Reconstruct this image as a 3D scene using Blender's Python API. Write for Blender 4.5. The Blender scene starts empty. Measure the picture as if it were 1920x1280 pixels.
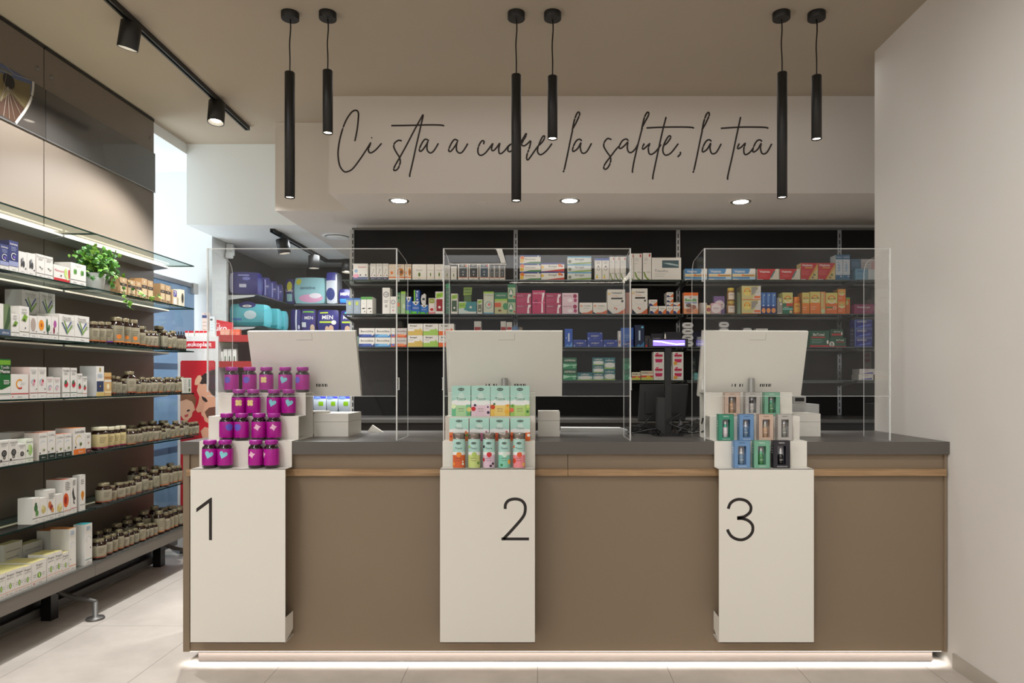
import bpy, math, random
from math import pi, sin, cos, radians
from mathutils import Vector, Matrix

sc = bpy.context.scene
COL = sc.collection
random.seed(7)
F, VX, VY, H = 1280.0, 1014.0, 713.0, 1.35      # focal length in px of the 1920 frame, vanishing point, eye height

def PX(px, d): return (px - VX) * d / F
def PZ(py, d): return H - (py - VY) * d / F

# ------------------------------------------------------------------ camera
cd = bpy.data.cameras.new('camera'); cam = bpy.data.objects.new('camera', cd); COL.objects.link(cam)
cam.location = (0, 0, H); cam.rotation_euler = (pi/2, 0, 0)
cd.sensor_width = 36; cd.lens = 24; cd.shift_x = -54/1920; cd.shift_y = 73/1920
cd.clip_start = .05; cd.clip_end = 60
sc.camera = cam
sc.view_settings.view_transform = 'Standard'; sc.view_settings.look = 'None'
sc.view_settings.exposure = 0.35; sc.view_settings.gamma = 1; sc.view_settings.use_curve_mapping = False
sc.cycles.transparent_max_bounces = 24
sc.cycles.sample_clamp_indirect = 4

# ------------------------------------------------------------------ world + big lights
w = bpy.data.worlds.new('world'); sc.world = w; w.use_nodes = True
w.node_tree.nodes['Background'].inputs[0].default_value = (.985, 1, 1.02, 1)
w.node_tree.nodes['Background'].inputs[1].default_value = 0.42

def area(name, loc, rot, sx, sy, power, col, spread=None):
    l = bpy.data.lights.new(name, 'AREA'); l.shape = 'RECTANGLE'; l.size = sx; l.size_y = sy
    l.energy = power; l.color = col
    if spread: l.spread = radians(spread)
    o = bpy.data.objects.new(name, l); o.location = loc; o.rotation_euler = rot; COL.objects.link(o); return o
def spot(name, loc, tgt, power, col, ang=70, blend=.6, size=.04):
    l = bpy.data.lights.new(name, 'SPOT'); l.energy = power; l.color = col; l.spot_size = radians(ang)
    l.spot_blend = blend; l.shadow_soft_size = size
    o = bpy.data.objects.new(name, l); o.location = loc
    o.rotation_euler = (Vector(tgt) - Vector(loc)).to_track_quat('-Z', 'Y').to_euler(); COL.objects.link(o); return o
WARM = (.985, .99, 1.0); COOL = (.80, .91, 1)
# shop lighting over the customer side (linear ceiling lamps), daylight through the side alcove, added fills for stock room, right wall, aisle and staff side
area('shop_light', (-.6, -1.2, 3.22), (radians(0), 0, 0), 3.2, 1.6, 54, WARM)
area('shop_light_far', (.3, -4.2, 3.22), (radians(0), 0, 0), 4, 1.2, 54, WARM)
area('alcove_daylight', (-4.3, 5.12, 1.8), (0, radians(-120), 0), 1.8, 1.5, 36, COOL)
area('stock_room_fill', (-1.95, 6.4, 2.58), (0, 0, 0), .5, .9, 20, (.92, .97, 1))  # added fill that brightens the stock room and its ceiling
spot('wall_fill_spot', (.3, 1.3, 3.2), (1.94, 2.6, 1.35), 95, WARM, 88, 1, .1)  # extra spot put in to lift the middle of the right wall
area('aisle_fill', (-1.9, .9, 3.2), (0, 0, 0), .3, 2.2, 34, WARM)  # invented overhead fill for the fronts of the left shelf goods
area('staff_fill', (.4, 4.1, 3.2), (radians(0), 0, 0), 3.0, .3, 2, WARM)  # weak fill added behind the counter, close to the soffit

# ------------------------------------------------------------------ materials
def lin(c):
    c = c / 255
    return c / 12.92 if c <= .04045 else ((c + .055) / 1.055) ** 2.4
_mc = {}
def M(rgb, rough=.5, metal=0, coat=0, spec=.5, emit=0, noise=0, name=None):
    k = (rgb, rough, metal, coat, spec, emit, noise)
    if k in _mc: return _mc[k]
    m = bpy.data.materials.new(name or 'paint_%02x%02x%02x' % tuple(int(v) for v in rgb)); m.use_nodes = True
    nt = m.node_tree; b = nt.nodes['Principled BSDF']; c = tuple(lin(v) for v in rgb) + (1,)
    b.inputs['Base Color'].default_value = c; b.inputs['Roughness'].default_value = rough
    b.inputs['Metallic'].default_value = metal; b.inputs['Coat Weight'].default_value = coat
    b.inputs['Specular IOR Level'].default_value = spec
    if emit:
        b.inputs['Emission Color'].default_value = c; b.inputs['Emission Strength'].default_value = emit
    if noise:
        tc = nt.nodes.new('ShaderNodeTexCoord'); n = nt.nodes.new('ShaderNodeTexNoise'); n.inputs['Scale'].default_value = 2.2
        n.inputs['Detail'].default_value = 6
        r = nt.nodes.new('ShaderNodeValToRGB')
        r.color_ramp.elements[0].position = .3; r.color_ramp.elements[1].position = .7
        r.color_ramp.elements[0].color = tuple(v * (1 - noise) for v in c[:3]) + (1,)
        r.color_ramp.elements[1].color = tuple(min(1, v * (1 + noise)) for v in c[:3]) + (1,)
        nt.links.new(tc.outputs['Object'], n.inputs['Vector']); nt.links.new(n.outputs['Fac'], r.inputs['Fac'])
        nt.links.new(r.outputs['Color'], b.inputs['Base Color'])
    _mc[k] = m; return m

def clear_mat(name, tint, gloss=.06, rough=.02, haze=0, hazecol=(.8, .8, .8)):
    m = bpy.data.materials.new(name); m.use_nodes = True; nt = m.node_tree; nt.nodes.clear(); L = nt.links.new
    out = nt.nodes.new('ShaderNodeOutputMaterial'); tr = nt.nodes.new('ShaderNodeBsdfTransparent')
    gl = nt.nodes.new('ShaderNodeBsdfGlossy'); mx = nt.nodes.new('ShaderNodeMixShader')
    fr = nt.nodes.new('ShaderNodeFresnel'); fr.inputs['IOR'].default_value = 1.45
    tr.inputs['Color'].default_value = tuple(tint) + (1,); gl.inputs['Roughness'].default_value = rough
    ma = nt.nodes.new('ShaderNodeMath'); ma.operation = 'MULTIPLY'; ma.inputs[1].default_value = gloss / .04
    mi = nt.nodes.new('ShaderNodeMath'); mi.operation = 'MINIMUM'; mi.inputs[1].default_value = gloss * 2
    L(fr.outputs[0], ma.inputs[0]); L(ma.outputs[0], mi.inputs[0]); L(mi.outputs[0], mx.inputs[0]); L(tr.outputs[0], mx.inputs[1]); L(gl.outputs[0], mx.inputs[2])
    last = mx
    if haze:
        df = nt.nodes.new('ShaderNodeBsdfDiffuse'); df.inputs['Color'].default_value = tuple(hazecol) + (1,)
        m2 = nt.nodes.new('ShaderNodeMixShader'); m2.inputs[0].default_value = haze
        L(mx.outputs[0], m2.inputs[1]); L(df.outputs[0], m2.inputs[2]); last = m2
    L(last.outputs[0], out.inputs['Surface']); return m

def wood_mat():
    m = bpy.data.materials.new('oak_ledge'); m.use_nodes = True; nt = m.node_tree; L = nt.links.new
    b = nt.nodes['Principled BSDF']; tc = nt.nodes.new('ShaderNodeTexCoord'); mp = nt.nodes.new('ShaderNodeMapping')
    mp.inputs['Scale'].default_value = (1.2, 30, 30); n = nt.nodes.new('ShaderNodeTexNoise'); n.inputs['Scale'].default_value = 4; n.inputs['Detail'].default_value = 8
    r = nt.nodes.new('ShaderNodeValToRGB'); r.color_ramp.elements[0].position = .35; r.color_ramp.elements[1].position = .7
    r.color_ramp.elements[0].color = (lin(142), lin(112), lin(78), 1); r.color_ramp.elements[1].color = (lin(176), lin(144), lin(106), 1)
    L(tc.outputs['Object'], mp.inputs['Vector']); L(mp.outputs[0], n.inputs['Vector']); L(n.outputs['Fac'], r.inputs['Fac'])
    L(r.outputs['Color'], b.inputs['Base Color']); b.inputs['Roughness'].default_value = .5; return m

def floor_mat():
    m = bpy.data.materials.new('porcelain_tiles'); m.use_nodes = True; nt = m.node_tree; L = nt.links.new
    b = nt.nodes['Principled BSDF']; tc = nt.nodes.new('ShaderNodeTexCoord'); mp = nt.nodes.new('ShaderNodeMapping')
    mp.inputs['Location'].default_value = (-1.815 + .61*20, -3.757 + 1.22*10, 0)
    br = nt.nodes.new('ShaderNodeTexBrick'); br.offset = 0; br.squash = 1
    br.inputs['Scale'].default_value = 1; br.inputs['Brick Width'].default_value = .61; br.inputs['Row Height'].default_value = 1.22
    br.inputs['Mortar Size'].default_value = .0018; br.inputs['Mortar Smooth'].default_value = 0
    br.inputs['Mortar'].default_value = (lin(150), lin(140), lin(128), 1)
    n = nt.nodes.new('ShaderNodeTexNoise'); n.inputs['Scale'].default_value = 3.5; n.inputs['Detail'].default_value = 9; n.inputs['Roughness'].default_value = .62
    r = nt.nodes.new('ShaderNodeValToRGB'); r.color_ramp.elements[0].position = .32; r.color_ramp.elements[1].position = .68
    r.color_ramp.elements[0].color = (lin(196), lin(187), lin(176), 1); r.color_ramp.elements[1].color = (lin(216), lin(207), lin(196), 1)
    L(tc.outputs['Object'], mp.inputs['Vector']); L(mp.outputs[0], br.inputs['Vector']); L(tc.outputs['Object'], n.inputs['Vector'])
    L(n.outputs['Fac'], r.inputs['Fac']); L(r.outputs['Color'], br.inputs['Color1']); L(r.outputs['Color'], br.inputs['Color2'])
    L(br.outputs['Color'], b.inputs['Base Color']); b.inputs['Roughness'].default_value = .42; return m

WALL = M((220, 215, 208), .75, noise=.015, name='wall_paint')
CEIL = M((167, 154, 137), .85, noise=.01, name='ceiling_paint')
SOFF = M((214, 206, 197), .8, noise=.01, name='soffit_paint')
WHITE_WALL = M((228, 230, 228), .7, name='white_paint')
TAUPE = M((114, 103, 91), .42, noise=.015, name='taupe_panel')
BROWN = M((131, 114, 93), .45, noise=.02, name='counter_laminate')
STEEL = M((225, 221, 211), .38, coat=.1, name='white_coated_steel')
STONE = M((88, 84, 79), .38, noise=.05, name='worktop_stone')
DARK = M((24, 22, 21), .65, spec=.25, noise=.03, name='dark_panel')
BLACK = M((22, 21, 20), .45, name='black_metal')
BLACKP = M((16, 15, 15), .35, name='black_plastic')
ALU = M((150, 150, 150), .35, metal=.8, name='aluminium')
GREYM = M((120, 118, 114), .4, metal=.6, name='grey_metal')
LGREY = M((176, 176, 172), .45, name='light_grey_metal')
WOOD = wood_mat(); TILE = floor_mat()
ACRYL = clear_mat('clear_acrylic', (.955, .96, .955), .04, .01, .018, (.75, .74, .72))
ACRYL_EDGE = clear_mat('acrylic_edge', (.9, .92, .91), .1, .2, .45, (.95, .95, .93))
GLASS = clear_mat('shelf_glass', (.64, .72, .68), .07, .02, .02)
GLASS_EDGE = M((18, 42, 36), .15, spec=.8, name='green_glass_edge')
BLUEGLASS = clear_mat('blue_glass', (.46, .56, .66), .04, .05, .22, (.42, .50, .62))
AMBER = M((36, 18, 9), .12, coat=.5, name='amber_glass')
DBROWN = M((30, 14, 16), .12, coat=.5, name='dark_glass')
LED = M((255, 244, 228), .5, emit=5, name='led_strip')
LEDW = M((255, 240, 220), .5, emit=9, name='lamp_lens')
PINKLED = M((255, 236, 216), .5, emit=16, name='plinth_led')

# ------------------------------------------------------------------ mesh builder
class MB:
    def __init__(s): s.v = []; s.f = []; s.m = []; s.mats = []; s.sm = []
    def mi(s, mat):
        if mat not in s.mats: s.mats.append(mat)
        return s.mats.index(mat)
    def add(s, vs, fs, mat, smooth=False):
        n = len(s.v); k = s.mi(mat); s.v += [tuple(q) for q in vs]
        for f in fs: s.f.append([i + n for i in f]); s.m.append(k); s.sm.append(smooth)
    def box(s, x0, x1, y0, y1, z0, z1, mat, top=None, side=None, bot=None):
        vs = [(x0,y0,z0),(x1,y0,z0),(x1,y1,z0),(x0,y1,z0),(x0,y0,z1),(x1,y0,z1),(x1,y1,z1),(x0,y1,z1)]
        s.add(vs, [(0,1,5,4)], mat); s.add(vs, [(2,3,7,6)], mat)
        s.add(vs, [(1,2,6,5),(3,0,4,7)], side or mat); s.add(vs, [(4,5,6,7)], top or mat); s.add(vs, [(3,2,1,0)], bot or mat)
    def prism(s, poly, y0, y1, mat, axis='y'):
        n = len(poly)
        def q(a, b, t): return (a, t, b) if axis == 'y' else ((t, a, b) if axis == 'x' else (a, b, t))
        vs = [q(a, b, y0) for a, b in poly] + [q(a, b, y1) for a, b in poly]
        fs = [tuple(range(n)), tuple(range(2*n-1, n-1, -1))] + [(i, i+n, (i+1) % n + n, (i+1) % n) for i in range(n)]
        s.add(vs, fs, mat)
    def lathe(s, prof, mat, cx=0, cy=0, seg=20, caps=True):
        vs = []; fs = []
        for r, z in prof:
            for i in range(seg): a = 2*pi*i/seg; vs.append((cx + r*cos(a), cy + r*sin(a), z))
        for j in range(len(prof)-1):
            for i in range(seg):
                a = j*seg+i; b = j*seg+(i+1) % seg; fs.append((a, b, b+seg, a+seg))
        s.add(vs, fs, mat, True)
        if caps:
            s.add(vs, [tuple(range(seg-1, -1, -1))] if prof[0][0] > 1e-4 else [], mat)
            n = (len(prof)-1)*seg
            s.add(vs, [tuple(range(n, n+seg))] if prof[-1][0] > 1e-4 else [], mat)
    def tube(s, pts, r, mat, seg=8, closed=False, flat=None):
        pts = [Vector(p) for p in pts]; n = len(pts); vs = []; fs = []
        for i, p in enumerate(pts):
            t = (pts[min(i+1, n-1)] - pts[max(i-1, 0)]).normalized()
            u = t.cross(Vector((0, 0, 1)) if abs(t.z) < .95 else Vector((1, 0, 0))).normalized(); w_ = t.cross(u)
            rr = r[i] if isinstance(r, (list, tuple)) else r
            for k in range(seg):
                a = 2*pi*k/seg; q = u*cos(a)*rr + w_*sin(a)*rr
                if flat: q.y *= flat
                vs.append(p + q)
        for i in range(n-1):
            for k in range(seg):
                a = i*seg+k; b = i*seg+(k+1) % seg; fs.append((a, b, b+seg, a+seg))
        fs2 = [tuple(range(seg-1, -1, -1)), tuple(range((n-1)*seg, n*seg))]
        s.add(vs, fs, mat, True); s.add(vs, fs2, mat)
    def text(s, txt, x0, x1, z0, z1, y, mat, bold=0, fit=False):
        t = text_mesh(txt, bold)
        if not t: return
        vs, fs, (a, b, c, d) = t; sx = (x1-x0)/(b-a); sz = (z1-z0)/(d-c)
        if not fit: sx = sz = min(sx, sz)
        ox = (x0+x1)/2 - sx*(a+b)/2; oz = (z0+z1)/2 - sz*(c+d)/2
        s.add([(ox+sx*p[0], y, oz+sz*p[1]) for p in vs], fs, mat)
    def ell(s, cx, cz, rx, rz, y, mat, n=20, a0=0, a1=2*pi):
        s.add([(cx, y, cz)] + [(cx+rx*cos(a0+(a1-a0)*i/n), y, cz+rz*sin(a0+(a1-a0)*i/n)) for i in range(n+1)], [(0, i+1, i+2) for i in range(n)], mat)
    def ring(s, cx, cz, rx, rz, k, y, mat, n=24, a0=0, a1=2*pi):
        vs = []
        for i in range(n+1):
            a = a0+(a1-a0)*i/n; vs += [(cx+rx*cos(a), y, cz+rz*sin(a)), (cx+rx*k*cos(a), y, cz+rz*k*sin(a))]
        s.add(vs, [(2*i, 2*i+2, 2*i+3, 2*i+1) for i in range(n)], mat)
    def rect(s, x0, x1, z0, z1, y, mat): s.add([(x0,y,z0),(x1,y,z0),(x1,y,z1),(x0,y,z1)], [(0,1,2,3)], mat)
    def poly(s, pts, y, mat): s.add([(a, y, b) for a, b in pts], [tuple(range(len(pts)))], mat)
    def mesh(s, name):
        me = bpy.data.meshes.new(name); me.from_pydata(s.v, [], s.f)
        for m in s.mats: me.materials.append(m)
        me.polygons.foreach_set('material_index', s.m); me.polygons.foreach_set('use_smooth', s.sm); me.update(); return me
    def build(s, name, parent=None, loc=(0,0,0), rz=0, bevel=0):
        o = bpy.data.objects.new(name, s.mesh(name)); COL.objects.link(o); o.location = loc; o.rotation_euler[2] = rz
        if parent: o.parent = parent
        if bevel:
            b = o.modifiers.new('bevel', 'BEVEL'); b.width = bevel; b.segments = 2; b.limit_method = 'ANGLE'
        return o
_tc = {}
def text_mesh(txt, bold):
    k = (txt, bold)
    if k in _tc: return _tc[k]
    c = bpy.data.curves.new('t', 'FONT'); c.body = txt; c.resolution_u = 2; c.offset = bold
    o = bpy.data.objects.new('t', c); me = bpy.data.meshes.new_from_object(o)
    vs = [(v.co.x, v.co.y) for v in me.vertices]; fs = [tuple(p.vertices) for p in me.polygons]
    bpy.data.objects.remove(o); bpy.data.curves.remove(c); bpy.data.meshes.remove(me)
    if not vs: _tc[k] = None; return None
    xs = [q[0] for q in vs]; ys = [q[1] for q in vs]
    _tc[k] = (vs, fs, (min(xs), max(xs), min(ys), max(ys))); return _tc[k]

def tag(o, label, cat, group=None, kind=None):
    o['label'] = label; o['category'] = cat
    if group: o['group'] = group
    if kind: o['kind'] = kind
    return o
def thing(name, label, cat, loc=(0,0,0), rz=0, group=None):
    o = bpy.data.objects.new(name, None); COL.objects.link(o); o.empty_display_size = .05
    o.location = loc; o.rotation_euler[2] = rz; return tag(o, label, cat, group)
def struct(name, mb, bevel=0):
    o = mb.build(name, bevel=bevel); o['kind'] = 'structure'; return o
def sbox(name, x0, x1, y0, y1, z0, z1, mat, **k):
    m = MB(); m.box(x0, x1, y0, y1, z0, z1, mat, **k); return struct(name, m)
def pbox(name, parent, x0, x1, y0, y1, z0, z1, mat, bevel=0, **k):
    m = MB(); m.box(x0, x1, y0, y1, z0, z1, mat, **k); return m.build(name, parent, bevel=bevel)
def dup(root, loc=None, rz=None):
    r = root.copy(); COL.objects.link(r)
    if loc is not None: r.location = loc
    if rz is not None: r.rotation_euler[2] = rz
    for ch in list(root.children):
        c = ch.copy(); COL.objects.link(c); c.parent = r
        for g in list(ch.children):
            d = g.copy(); COL.objects.link(d); d.parent = c
    return r
ORD = ['first','second','third','fourth','fifth','sixth','seventh','eighth','ninth','tenth','eleventh','twelfth','thirteenth','fourteenth','fifteenth','sixteenth','seventeenth','eighteenth','nineteenth','twentieth','twenty-first','twenty-second','twenty-third','twenty-fourth']
PEND = []      # (object, description, place, sort key): labels are completed at the end
def later(o, desc, place, key, cat, group):
    o['category'] = cat; o['group'] = group; PEND.append((o, desc, place, key)); return o

# ================================================================== the room
CZ, SZ = 3.26, 2.607
sbox('floor', -5.2, 3.4, -7, 8.2, -.1, 0, TILE)
sbox('ceiling', -5.2, 3.4, -7, 8.2, CZ, CZ+.1, CEIL)
sbox('wall_left', -2.99, -2.85, -7, 4.985, 0, CZ, WALL)
sbox('wall_right', 1.94, 2.4, -7, 3.967, 0, CZ, WALL)
sbox('baseboard_right', 1.932, 1.94, -7, 3.205, 0, .07, M((176,168,156),.4))
sbox('wall_side', 3.2, 3.3, 3.967, 5.7, 0, CZ, WALL)
sbox('wall_partition', -1.49, 3.2, 5.52, 5.62, 0, SZ, WALL)
sbox('wall_alcove_front', -5.1, -2.99, 4.1, 4.2, 0, CZ, WALL)
sbox('wall_alcove_back', -5.1, -2.89, 6.0, 6.3, 0, 3.18, WHITE_WALL)
sbox('wall_stock_room_left', -3.2, -2.97, 6.3, 7.75, 0, SZ, WHITE_WALL)
sbox('wall_stock_room_back', -3.2, 1.0, 7.6, 7.75, 0, SZ, M((60,58,56),.6))
sbox('wall_stock_room_right', .2, .3, 5.62, 7.6, 0, SZ, WHITE_WALL)
sbox('ceiling_soffit_lettered', -1.423, 3.2, 4.587, 8.0, SZ, CZ, SOFF)
sbox('ceiling_soffit_middle', -1.969, -1.423, 5.06, 8.0, SZ, CZ, SOFF)
sbox('ceiling_soffit_left', -2.863, -1.969, 5.519, 8.0, SZ, CZ, WHITE_WALL)
sbox('ceiling_alcove_front', -5.1, -2.991, 4.2, 4.985, 3.18, CZ, WHITE_WALL)
sbox('ceiling_stock_room_edge', -3.2, -2.8635, 6.301, 8.0, SZ, 3.179, WHITE_WALL)
sbox('ceiling_alcove', -5.1, -2.864, 4.985, 8.0, 3.18, CZ, WHITE_WALL)
# daylight window on the outer side of the alcove
m = MB()
for a in ((4.28, 4.34), (5.94, 5.99)): m.box(-4.62, -4.56, a[0], a[1], .9, 3.0, ALU)
m.box(-4.62, -4.56, 4.28, 5.99, .86, .92, ALU); m.box(-4.62, -4.56, 4.28, 5.99, 2.98, 3.04, ALU)
struct('window_1', m)

# ================================================================== lettering on the soffit
def smooth(pts, n=5):
    P = [Vector(p) for p in pts]; out = []
    for i in range(len(P)-1):
        a = P[max(i-1, 0)]; b = P[i]; c = P[i+1]; d = P[min(i+2, len(P)-1)]
        for k in range(n):
            t = k/n
            out.append(.5*((2*b)+(c-a)*t+(2*a-5*b+4*c-d)*t*t+(3*b-3*c+d-a)*t**3))
    out.append(P[-1]); return out
INK = M((38, 28, 22), .5, name='lettering_vinyl')
DL = 4.587
def shift(p, dx, dy=0): return [(x+dx, y+dy) for x, y in p]
a1 = [(852,350),(825,338),(800,365),(778,415),(783,432),(800,425),(830,385),(846,356),(838,385),(840,425),(862,445),(885,435),(910,400),(926,370)]
aB = [(212,352),(195,338),(170,350),(148,390),(140,425),(150,433),(180,410),(206,365),(200,400),(210,440),(230,448),(255,430),(288,370)]
words = [
 ('Ci', 0, [[(273,353),(290,270),(300,180),(300,130),(280,112),(245,130),(200,200),(165,300),(145,400),(142,470),(155,545),(185,588),(215,592),(255,570),(310,500),(360,425),(398,365),(380,415),(385,440),(405,443),(440,418),(482,370)],[(402,329),(408,325)]]),
 ('sta', 0, [[(640,352),(615,347),(585,368),(578,400),(600,445),(622,480),(628,520),(612,565),(590,583),(577,575),(590,540),(625,480),(680,380),(740,265),(790,175),(807,148),(797,200),(760,360),(725,520),(703,615),(706,632)],[(558,232),(700,230),(850,226),(945,228),(972,234)], a1]),
 ('a', 0, [shift(a1, 230, 2)]),
 ('cuore', 0, [[(1280,378),(1283,355),(1266,352),(1245,385),(1235,425),(1242,455),(1262,464),(1295,445),(1335,395),(1352,372),(1344,402),(1345,424),(1360,426),(1385,400),(1407,370),(1399,410),(1402,445),(1418,450),(1445,428),(1475,390),(1500,374)],[(1500,374),(1478,392),(1470,425),(1487,436),(1512,415),(1530,380),(1520,365),(1508,378),(1525,392),(1560,378),(1590,330),(1612,294),(1612,312),(1590,350),(1578,380),(1598,390),(1625,372),(1648,352),(1640,400),(1620,460),(1618,493),(1630,498),(1655,465),(1700,400),(1740,360),(1758,325),(1752,312),(1735,330),(1710,390),(1702,430),(1716,456),(1740,455),(1780,420),(1815,372)]]),
 ('la', 1, [[(65,595),(75,575),(100,460),(140,270),(165,215),(190,160),(195,135),(185,126),(168,150),(150,205),(138,270)], aB]),
 ('salute,', 1, [[(445,342),(415,333),(390,360),(385,395),(410,440),(435,475),(438,510),(420,555),(398,573),(384,563),(395,530),(440,470),(480,418),(508,390)],[(577,352),(560,337),(530,350),(508,388),(506,408),(522,408),(550,385),(572,362),(568,400),(577,435),(600,442),(630,415),(650,380)],
   [(612,600),(609,580),(630,470),(680,270),(700,215),(730,160),(737,135),(725,128),(705,160),(690,215),(680,265)],[(700,372),(687,402),(692,416),(712,402),(745,372),(733,405),(737,445),(755,457),(785,440),(815,405),(832,380)],[(872,165),(845,270),(810,430),(770,620),(770,652)],[(718,250),(850,244),(1000,243),(1070,246),(1090,252)],
   [(850,388),(875,372),(900,340),(908,320),(897,312),(877,335),(855,380),(846,425),(857,456),(880,462),(915,440),(967,373)],[(980,437),(985,452),(962,478)]]),
 ('la', 1, [shift([(65,595),(75,575),(100,460),(140,270),(165,215),(190,160),(195,135),(185,126),(168,150),(150,205),(138,270)], 1015, 3), shift(aB, 1015, 4)]),
 ('tua', 1, [[(1455,165),(1430,280),(1390,470),(1355,625),(1355,655)],[(1300,253),(1450,244),(1600,244),(1655,247),(1672,254)],[(1445,372),(1431,402),(1437,412),(1460,400),(1492,370),(1480,410),(1483,450),(1500,458),(1528,440),(1552,410)], shift(aB, 1410, 5)]),
]
lt = thing('wall_lettering', 'dark brown handwritten Italian slogan on the soffit front above the counter', 'wall lettering', (0, DL, 3.0))
for wname, z, strokes in words:
    m = MB()
    for st in strokes:
        ox = 600 if z == 0 else 1040
        m.tube([(q.x, 0, q.y) for q in smooth([(PX(ox+x/4.174, DL), PZ(180+y/4.174, DL)-3.0) for x, y in st])] if False else
               [(q[0], 0, q[1]) for q in smooth([Vector((PX(ox+x/4.174, DL), PZ(180+y/4.174, DL)-3.0)) for x, y in st])], .0054, INK, 8, flat=.35)
    m.build('word', lt, (0, -.0012, 0))

# ================================================================== ceiling lamps
def pendant(x, y, top, bot, label, tx=0):
    t = thing('pendant_lamp', label, 'pendant lamp', (x, y, CZ), 0, 'black tube pendants over the counter')
    m = MB(); m.lathe([(.043, -.034), (.045, -.032), (.045, 0)], BLACK, seg=32); m.build('canopy', t)
    m = MB(); n = 10
    m.tube([(tx*i/n + .004*sin(3*pi*i/n)*(1-i/n), 0, -.034 + (top-CZ+.034)*i/n) for i in range(n+1)], .0035, BLACKP, 8); m.build('cord', t)
    m = MB(); h0, h1 = bot-CZ, top-CZ; R = .0255
    m.lathe([(.021, h0+.004), (.0225, h0), (R, h0), (R, h1-.003), (R-.003, h1), (0, h1)], BLACK, cx=tx, seg=32, caps=False); m.build('lamp_tube', t)
    m = MB(); m.lathe([(0, h0+.006), (.0215, h0+.006)], LEDW, cx=tx, seg=24, caps=False); m.build('lens', t)
    spot('pendant_light', (x+tx, y, bot-.01), (x+tx, y, 0), 8, WARM, 75, .8, .02)
pd = 3.55
for px, top, bot, lab, tx in ((544, 2.952, 2.299, 'long black tube pendant, leftmost of the six', -.002), (614.5, 2.961, 2.634, 'short black tube pendant beside the leftmost long one', 0),
        (968, 2.939, 2.282, 'long black tube pendant in front of the slogan, middle pair', 0), (1036, 2.931, 2.605, 'short black tube pendant at the right of the middle pair', 0),
        (1465, 2.95, 2.299, 'long black tube pendant right of the slogan end', .004), (1531, 2.934, 2.603, 'short black tube pendant, rightmost of the six', 0)):
    pendant(PX(px, pd), pd, top, bot, lab, tx)

for i, (px, py) in enumerate(((748, 376), (1068, 376), (1389, 378))):
    d = F*(SZ-H)/(VY-py); x = PX(px, d)
    t = thing('recessed_downlight', 'lit round downlight in the soffit underside, %s of three' % ('leftmost', 'middle', 'rightmost')[i], 'downlight', (x, d, SZ), 0, 'downlights in the soffit')
    m = MB(); m.lathe([(.052, -.002), (.058, -.005), (.070, -.004), (.072, -.0005)], M((150,148,142), .3, metal=.5), seg=36, caps=False); m.build('trim_ring', t)
    m = MB(); m.lathe([(0, -.0025), (.052, -.0025)], M((255,245,230), .5, emit=60), seg=28, caps=False); m.build('lens', t)
    spot('downlight_beam', (x, d, SZ-.012), (x, d-.45, 0), 220, WARM, 60, .9, .03)
m = MB(); m.lathe([(.034, -.005), (.04, 0)], SOFF, seg=20); o = m.build('ceiling_sensor', None, (PX(905, 4.85), 4.85, SZ)); tag(o, 'small round white cover on the soffit between two downlights', 'sensor')

def track_head(parent_track, base, tip, R, L, label, group, power, zc, wide=90):
    """base = point on the track, tip = centre of the lit end"""
    b = Vector(base); tp = Vector(tip); ax = (tp - b).normalized(); top = tp - ax*L
    t = thing('track_spotlight', label, 'track spotlight', base, 0, group)
    m = MB(); m.box(-.018, .018, -.045, .045, -.028, -.003, BLACK); m.build('adapter', t)
    m = MB(); m.tube([(0,0,-.02), tuple((top-b)*.55+Vector((.012,0,0))), tuple(top-b+ax*.05)], .008, BLACK); m.build('arm', t)
    q = ax.to_track_quat('Z', 'Y')
    m = MB(); m.lathe([(0, 0), (R-.004, 0), (R, .004), (R, L), (R-.005, L), (R-.012, L-.022)], BLACK, seg=32, caps=False); o = m.build('lamp_head', t); o.location = top-b; o.rotation_mode = 'QUATERNION'; o.rotation_quaternion = q
    m = MB(); m.lathe([(R-.005, L-.001), (R-.02, L-.02)], LGREY, seg=28, caps=False); m.lathe([(R-.02, L-.02), (0, L-.016)], LEDW, seg=28, caps=False); m.build('lens', o)
    if power: spot('track_beam', tp + ax*.012, tp + ax*2, power, WARM, wide, .4, .02)
def track(p0, p1, label, wd=.034):
    a = Vector(p0); b = Vector(p1); dr = (b-a); L = dr.length; t = thing('ceiling_track', label, 'track rail', tuple(a), math.atan2(dr.y, dr.x))
    m = MB(); m.box(0, L, -wd/2, -wd*.18, -.03, 0, BLACK); m.box(0, L, wd*.18, wd/2, -.03, 0, BLACK); m.box(0, L, -wd*.18, wd*.18, -.012, 0, BLACKP); m.build('rail', t)
    m = MB(); m.box(L, L+.008, -wd/2, wd/2, -.031, 0, ALU); m.build('end_cap', t)
track((-2.115, 2.4, CZ), (-2.205, 5.13, CZ), 'black ceiling track running towards the back above the left shelves')
def trx(y): return -2.115 - .09*(y-2.4)/2.73
d1, d2 = 3.6, 4.62
track_head(None, (trx(d1), d1, CZ-.002), (PX(239, d1+.02), d1+.02, PZ(88, d1)), .05, .135, 'black cylinder spotlight on the ceiling track, the nearer one', 'spotlights on the left track', 75, CZ, 116)
track_head(None, (trx(d2), d2, CZ-.002), (PX(411, d2+.02), d2-.03, PZ(233, d2)), .053, .15, 'tilted black cylinder spotlight near the track end, the farther one', 'spotlights on the left track', 130, CZ, 120)
track_head(None, (trx(2.7), 2.7, CZ-.002), (trx(2.7), 2.72, PZ(88, d1)), .05, .135, 'added black cylinder spotlight on the ceiling track, unseen above the picture edge', 'spotlights on the left track', 15, CZ, 114)  # unseen head added for more light on the near shelves and floor
track((-2.225, 5.65, SZ), (-2.225, 7.1, SZ), 'black ceiling track in the stock room running backwards')
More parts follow.
